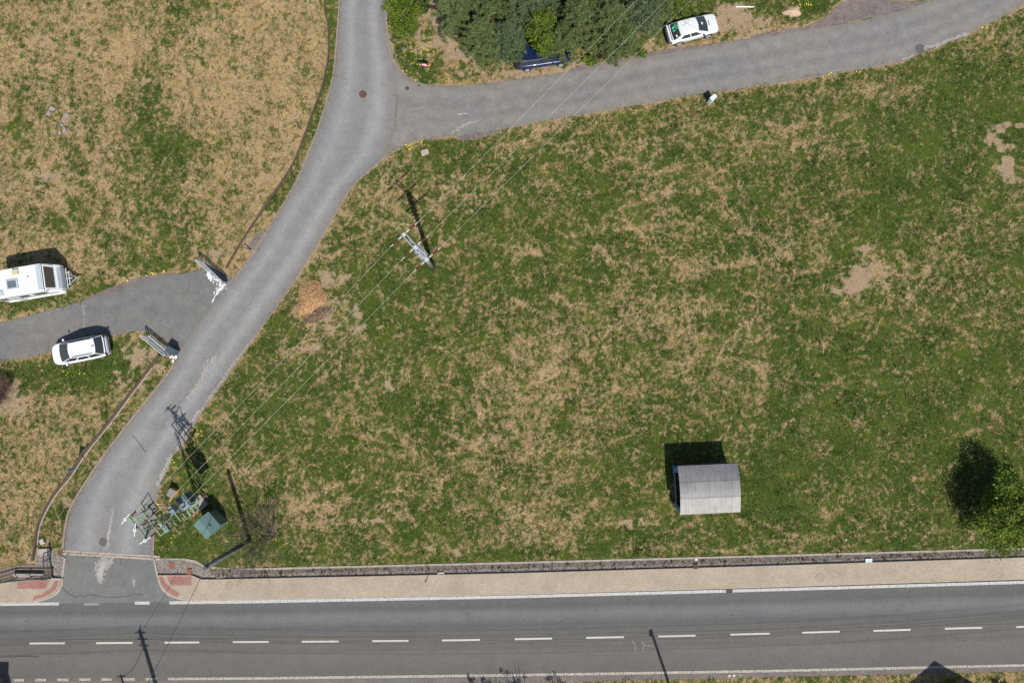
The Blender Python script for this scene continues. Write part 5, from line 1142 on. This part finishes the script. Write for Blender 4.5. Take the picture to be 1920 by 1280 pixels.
# ---------------------------------------------------------------- piles, stones
def heap(name, label, cat, px, py, rx, ry, h, mats, chips, cs, rz=0, bare=None, flat=False):
    c = G(px, py); t = thing(name, label, cat, c, R(rz)); a, b = rx*M, ry*M
    rg = random.Random(int(px*7+py)); nr, na = 8, 26; vs = [(0, 0, h)]; fs = []
    ph = [rg.random()*6 for _ in range(4)]
    def edge(th): return 1+.12*math.sin(3*th+ph[0])+.1*math.sin(5*th+ph[1])
    for i in range(1, nr+1):
        for j in range(na):
            th = 2*math.pi*j/na; r_ = i/nr*edge(th); zz = h*(1-(i/nr)**1.6)+(.12*h*(rg.random()-.5) if i < nr else -.03); vs.append((a*r_*math.cos(th), b*r_*math.sin(th), zz))
    for j in range(na): fs.append((0, 1+j, 1+(j+1) % na))
    for i in range(nr-1):
        for j in range(na): fs.append((1+i*na+j, 1+(i+1)*na+j, 1+(i+1)*na+(j+1) % na, 1+i*na+(j+1) % na))
    MB().add(vs, fs).build('mound', mats[0], t, fixn=False, smooth=True)
    if chips:
        mb = MB()
        for _ in range(chips):
            th = rg.random()*6.283; k = math.sqrt(rg.random())*1.12; r_ = k*edge(th); z = h*max(0, 1-min(1, k)**1.6)+.02; s = rg.uniform(*cs); mb.cur = 1 if rg.random() < .22 else 0
            m_ = Euler((rg.uniform(-.7, .7), rg.uniform(-.7, .7), rg.random()*6)).to_matrix(); p = Vector((a*r_*math.cos(th), b*r_*math.sin(th), z))
            mb.add([p+m_@Vector(v) for v in ((-s, -s*.35, 0), (s, -s*.25, 0), (s*.8, s*.35, 0), (-s*.8, s*.3, 0), (0, 0, s*.35))], [(0, 1, 4), (1, 2, 4), (2, 3, 4), (3, 0, 4)])
        o = mb.build('chips', [mats[0], mats[-1]], t, fixn=False); o['kind'] = 'stuff'
    return t
heap('wood_chip_pile', 'orange wood chip pile in the meadow near the access road', 'wood chips', 583, 562, 25, 33, .45, ['chips', 'chips_dark'], 2600, (.03, .08), -22)
heap('bark_pile', 'dark bark and soil heap at the foot of the wood chips', 'bark pile', 594, 588, 26, 14, .16, ['chips_dark', 'chips'], 900, (.03, .08), 25)
heap('sand_pile', 'small tan sand pile on the grass above the upper road', 'sand pile', 1486, 22, 17, 11, .35, ['sand', 'sand'], 200, (.02, .05))
def stones(name, label, cat, spots, mat, group):
    for k, (px, py, s) in enumerate(spots):
        c = G(px, py); rg = random.Random(px*py); vs = []; 
        import itertools
        for v in itertools.product((-1, 1), (-1, 1), (0, 1)): vs.append(Vector((v[0]*s*rg.uniform(.6, 1.1), v[1]*s*rg.uniform(.45, .85), v[2]*s*rg.uniform(.5, .9))))
        o = MB().add(vs, [(0, 1, 3, 2), (4, 6, 7, 5), (0, 4, 5, 1), (2, 3, 7, 6), (0, 2, 6, 4), (1, 5, 7, 3)]).build(name, mat, bevel=s*.2); o.location = (c.x, c.y, 0); o.rotation_euler = (0, 0, rg.random()*6)
        tag(o, label if isinstance(label, str) else label[k], cat, group)
stones('slab_fragment', ['topmost broken slab in the rubble of the upper left meadow', 'slab at the left tip of the rubble in the dry grass', 'slab at the right edge of the meadow rubble', 'whitish piece in the middle of the meadow rubble', 'low slab toward the bottom right of the meadow rubble', 'lowest broken slab of the rubble in the dry grass'], 'rubble', [(100, 204, .24), (92, 213, .22), (127, 217, .20), (117, 235, .15), (123, 243, .2), (113, 249, .18)], 'stone_grey', 'rubble in the upper left meadow')
stones('boulder', 'pale concrete lump in the grass where the two roads fork', 'boulder', [(797, 286, .36)], 'concrete', None)
stones('boulder', 'small white stone in the green verge beside the lower access road', 'boulder', [(81, 1014, .26)], 'stone', None)
stones('stone', ['uppermost small white stone right of the wood chips', 'white stone right of the dark bark heap', 'white stone nearest the bark heap edge', 'lone pale stone farthest right of the wood chips'], 'stone', [(611, 561, .09), (606, 574, .09), (601, 583, .08), (651, 579, .08)], 'stone', 'pale stones by the wood chips')
stones('brick', ['broken red brick nearest the mast brackets', 'lowest red brick, closest to the kiosk roof ridge', 'largest red brick in the middle of the brick rubble', 'red brick against the timber pallet by the mast'], 'brick', [(359, 957, .15), (364, 965, .14), (370, 958, .18), (373, 950, .15)], 'brick', 'broken bricks by the mast')
stones('stone', 'lone pale stone near the meadow edge above the pavement', 'stone', [(1585, 1012, .11)], 'stone', None)
stones('stone', 'pale stone on the gutter edge right of the middle', 'stone', [(1305, 1048, .09)], 'white_sign', None)
p = G(384, 940); t = thing('pallet', 'dark timber pallet beside the lattice mast foot', 'pallet', (p.x, p.y, 0), R(35))
for k in range(6): MB().box((-.45+k*.18, 0, .15), (.09, .6, .03)).build('plank', 'timber', t)
for y in (-.34, 0, .34): MB().box((0, y, .067), (1.0, .10, .13)).build('bearer', 'timber', t)
p = G(758, 93); tag(MB().box((p.x, p.y, .06), (.10, .26, .12), rz=.6).build('plastic_bottle', 'blue_item', bevel=.03), 'small blue plastic piece in the corner lawn', 'litter')
p = G(1396, 14); tag(MB().box((p.x, p.y, .06), (1.5, .07, .08), rz=R(-1)).build('white_pipe', 'white_sign', bevel=.01), 'thin white pipe lying on dry grass above the old saloon', 'pipe')
p = G(1585, -3); tag(MB().box((p.x, p.y+.1, .30), (.65, .4, .6), rz=R(14)).build('wall_pillar', 'white_sign', bevel=.02), 'white wall pillar at the gravel entrance on the top edge', 'pillar')
p = G(560, 236); tag(MB().tube([G(557, 229, .08), G(560, 236, .06), G(565, 242, .05)], .045, 8).build('black_hose', 'black_metal'), 'short black hose in the dry grass near the long low wall', 'hose')
# ---------------------------------------------------------------- vegetation
def cloud_leaves(name, P, size, mat, parent, seed, flatness=.3, needle=False, rnd=None):
    r = np.random.default_rng(seed); n = len(P); d = r.normal(0, 1, (n, 3)); d /= np.linalg.norm(d, axis=1)[:, None]
    d[:, 2] *= (1-flatness); ln = r.uniform(.7, 1.3, n)*size
    D = d*ln[:, None]; w = np.cross(d, r.normal(0, 1, (n, 3))); w /= np.linalg.norm(w, axis=1)[:, None]+1e-6
    W = w*(ln*(.10 if needle else .38))[:, None]
    rr_ = r.random(n) if rnd is None else np.clip(rnd+r.normal(0, .15, n), 0, 1)
    return tri_cloud(name, P.astype(np.float32), D, W, rr_, mat, kind=None, parent=parent)
def pine(px, py, h, rad, mat, label, seed, group='pines beside the upper road'):
    top = G(px, py-6, h*.52); b = Vector((top.x, top.y, 0)); rad *= .92; t = thing('pine_tree', label, 'tree', b); rg = random.Random(seed)
    mb = MB(); mb.tube([(0, 0, 0), (rg.uniform(-.1, .1), 0, h*.4), (rg.uniform(-.15, .15), rg.uniform(-.1, .1), h*.95)], [.18, .13, .03], 9); mb.build('trunk', 'bark_pine', t)
    br = MB(); cl = []
    nb = 46
    for i in range(nb):
        f = (i+.5)/nb; z = h*(.22+.76*f); ln = rad*(1-f**2.2*.82)*rg.uniform(.75, 1.12); th = i*2.4+rg.uniform(-.4, .4); up = .12+.35*f
        pts = [Vector((0, 0, z))]
        for k in range(1, 5): u = k/4; pts.append(Vector((math.cos(th+.2*math.sin(k+i))*ln*u, math.sin(th+.2*math.sin(k+i))*ln*u, z+ln*u*up-.12*ln*u*u+rg.uniform(-.05, .05))))
        br.tube(pts, [.045*(1-.5*f), .035, .025, .017, .008], 5, cap=False)
        for k in range(1, 5):
            for _ in range(3 if k < 4 else 2):
                s = rg.choice((-1, 1)); l2 = ln*.34*(1.25-k/5)*rg.uniform(.6, 1.2); th2 = th+s*rg.uniform(.5, 1.1); p0 = pts[k].lerp(pts[k-1], rg.random()); p1 = p0+Vector((math.cos(th2)*l2, math.sin(th2)*l2, l2*.25))
                br.tube([p0, p1], [.015, .006], 4, cap=False)
                m_ = max(2, int(l2/.16))
                for q in range(m_): cl.append((*p0.lerp(p1, (q+.8)/m_), rg.random()))
            cl.append((*pts[k], rg.random()))
        cl.append((*pts[-1], rg.random()))
    cl += [(rg.uniform(-.1, .1), rg.uniform(-.1, .1), h*.97, .8)]
    br.build('branches', 'bark_pine', t, fixn=False)
    cl = np.array(cl); k = 15; base_ = np.repeat(cl[:, :3], k, 0); rn = np.repeat(cl[:, 3]*.55+.2, k)
    r = np.random.default_rng(seed); P = base_+r.normal(0, .055, base_.shape); 
    cloud_leaves('crown', P, .23, mat, t, seed+1, .1, True, rn)
    return t
pines = [(1118, 30, 7.0, 2.0, 'pine', 'green pine filling the middle of the row above the road'), (1022, 8, 7.4, 2.0, 'pine_blue', 'bluish pine at the top edge directly behind the lime-green tree'), (1058, 78, 4.6, 1.3, 'pine', 'short pine between the lime-green tree and the road'), (858, 30, 6.5, 2.1, 'pine', 'green pine at the left end of the row, beside the lime shrub'), (905, 82, 5.6, 2.0, 'pine', 'low green pine reaching toward the corner lawn'), (925, 15, 7.5, 2.3, 'pine', 'tall green pine at the top edge near the left end of the row'),
         (954, 84, 5.3, 1.7, 'pine_blue', 'bluish pine overhanging the back of the blue car'), (982, 30, 7.0, 1.9, 'pine_blue', 'bluish pine just left of the lime-green tree'), (1082, 48, 7.3, 2.1, 'pine', 'dark pine just right of the lime-green tree'),
         (1100, 8, 7.8, 2.2, 'pine', 'pine on the top edge behind the middle of the row'), (1140, 62, 7.0, 2.1, 'pine', 'pine with bare brown limbs showing, mid right of the row'), (1195, 30, 7.2, 2.2, 'pine_blue', 'dark bluish pine near the old white saloon'), (1232, 8, 6.2, 1.6, 'pine', 'small pine at the right end of the row'),
         (1165, 88, 4.6, 1.4, 'pine', 'short pine nearest the upper road verge'), (1000, -40, 8, 2.4, 'pine', 'pine beyond the top edge behind the lime-green tree'), (880, -50, 8, 2.4, 'pine', 'pine beyond the top edge at the left of the row'), (1150, -50, 8, 2.4, 'pine_blue', 'pine beyond the top edge at the right of the row')]
for k, a in enumerate(pines): pine(*a, seed=100+k)
def leafy(px, py, h, rad, mat, label, seed, n=5200, size=.13, name='leafy_tree', cat='tree', stems=1, low=.15, sq=(1, 1), gap=.5, group=None, photoh=None):
    top = G(px, py, photoh if photoh is not None else h*.6); b = Vector((top.x, top.y, 0)); t = thing(name, label, cat, b, 0, group); rg = random.Random(seed); r = np.random.default_rng(seed)
    mb = MB(); tips = []
    for s in range(max(1, stems)):
        th0 = rg.random()*6.28
        for i in range(16 if stems == 1 else 4):
            th = th0+i*2.4; z0_ = h*low*rg.uniform(.8, 1.6) if stems == 1 else .02; ln = rad*rg.uniform(.6, .95); ztop = h*rg.uniform(.45, .95)
            p = [Vector((0, 0, z0_)), Vector((math.cos(th)*ln*.4*sq[0], math.sin(th)*ln*.4*sq[1], z0_+(ztop-z0_)*.5)), Vector((math.cos(th)*ln*sq[0], math.sin(th)*ln*sq[1], ztop))]
            mb.tube(p, [.05, .03, .01], 5, cap=False); tips += [p[1].lerp(p[2], u) for u in (.3, .65, 1)]
    if stems == 1: MB().tube([(0, 0, 0), (.05, 0, h*.5), (0, .05, h*.85)], [.14, .09, .03], 9).build('trunk', 'bark', t)
    mb.build('branches', 'bark', t, fixn=False)
    # clumps through the crown volume, thicker near the outside
    nc = max(30, n//45); C_ = []
    while len(C_) < nc:
        v = r.uniform(-1, 1, 3)
        l = np.linalg.norm(v*[1, 1, 1])
        if l > 1 or l < gap: continue
        th_ = math.atan2(v[1], v[0]); lf = (.90+.16*math.sin(3*th_+seed)+.12*math.sin(5*th_+2*seed)+.06*math.sin(9*th_+seed)); C_.append([v[0]*rad*sq[0]*lf, v[1]*rad*sq[1]*lf, h*(.56+.42*v[2])])
    C_ = np.array(C_); k = n//nc; P = np.repeat(C_, k, 0)+r.normal(0, min(rad*.095, .20), (nc*k, 3)); rn = np.repeat(r.random(nc)*.7+.15, k)
    P[:, 2] = np.maximum(P[:, 2], .05)
    cloud_leaves('crown', P, size, mat, t, seed+9, .35, False, rn); return t
leafy(1016, 42, 6.3, 1.35, 'leaf_lime', 'lime-green broadleaf tree standing between the dark pines', 31, 5200, .12, sq=(.72, 1.35), photoh=5)
leafy(1028, 70, 3.7, .9, 'leaf_lime', 'low lime-green tree overhanging the blue car windscreen', 37, 2600, .11, sq=(1.1, .7), photoh=3)
leafy(758, 28, 2.2, 1.65, 'leaf_lime', 'bright lime-green shrub in the corner lawn by the kerb', 32, 5000, .11, 'shrub', 'shrub', 3, sq=(.85, 1.25))
leafy(742, 5, 1.8, 1.2, 'leaf_green', 'duller green shrub at the top edge beside the access road', 33, 2600, .11, 'shrub', 'shrub', 3)
leafy(795, 14, 1.5, .5, 'leaf_dark', 'small dark green bush between lime shrub and pines', 39, 900, .10, 'shrub', 'shrub', 3)
leafy(1908, 968, 4.3, 3.0, 'leaf_green', 'broad green tree at the right edge above the pavement', 34, 21000, .145, gap=.30, photoh=2.9)
leafy(1195, 92, 1.4, .9, 'leaf_green', 'green bush on the verge at the foot of the pines', 35, 1500, .10, 'shrub', 'shrub', 3)
leafy(1105, 112, .8, .7, 'leaf_green', 'low green bush right of the blue car by the road', 36, 900, .10, 'shrub', 'shrub', 3, sq=(1.5, .6))
leafy(1270, 25, 1.2, 1.0, 'leaf_green', 'green bush pressed against the far side of the old saloon', 38, 1800, .10, 'shrub', 'shrub', 3, sq=(1.5, .8))
for k, (x, y, h_, r_) in enumerate(((988, 1347, 5.9, 1.1), (940, 1345, 4.9, .9), (1060, 1350, 5.2, 1.0), (905, 1350, 4.7, .8), (1893, 1338, 4.2, .7))):
    p = G(x, y); leafy(x, y, h_, r_, 'leaf_dark', ['tallest small tree south of the road, casting the main crown shadow', 'small tree left of the tallest one south of the road', 'small tree right of the tallest one south of the road', 'leftmost small tree south of the road', 'lone small tree south of the road near the gabled house'][k], 50+k, 1500, .11, group='small trees south of the road', photoh=0)
# bare shrub near the pavement
def bare_shrub(name, px, py, label, seed, n, ln0, mat, spread=1.0, thick=.03, cat='shrub', arc=(0, 360)):
    b = G(px, py); t = thing(name, label, cat, b); rg = random.Random(seed); st = MB(); tw = MB()
    def grow(mb, p, d, ln, r_, dep):
        q = p; pts = [q]; rd = [r_]
        for k in range(4):
            d = (d+Vector((rg.gauss(0, .14), rg.gauss(0, .14), rg.gauss(0, .06)))).normalized(); q = q+d*ln/4; pts.append(q); rd.append(r_*(1-.19*(k+1)))
            if dep < 3 and k > 0:
                for _ in range(2 if dep < 2 else 1):
                    d2 = (d+Vector((rg.gauss(0, .5), rg.gauss(0, .5), rg.gauss(0, .3)))).normalized(); grow(tw, q, d2, ln*.5*rg.uniform(.6, 1.1), r_*.5, dep+1)
        mb.tube(pts, rd, 5, cap=False)
    for i in range(n):
        th = R(arc[0]+(arc[1]-arc[0])*i/n)+rg.uniform(-.3, .3); d = Vector((math.cos(th)*spread, math.sin(th)*spread, rg.uniform(.5, 1.2))).normalized(); grow(st, Vector((0, 0, 0)), d, ln0*rg.uniform(.7, 1.1), thick, 0)
    st.build('stems', mat, t, fixn=False); tw.build('twigs', mat, t, fixn=False)
bare_shrub('bare_shrub', 514, 1003, 'leafless grey-brown shrub above the pavement near the tarred pole', 3, 18, 2.8, 'twig', .8, .032, arc=(75, 290))
bare_shrub('dead_bush', 2, 730, 'dead dark brown bush at the left edge below the white SUV', 8, 60, 1.25, 'twig_brown', 1.1, .022)
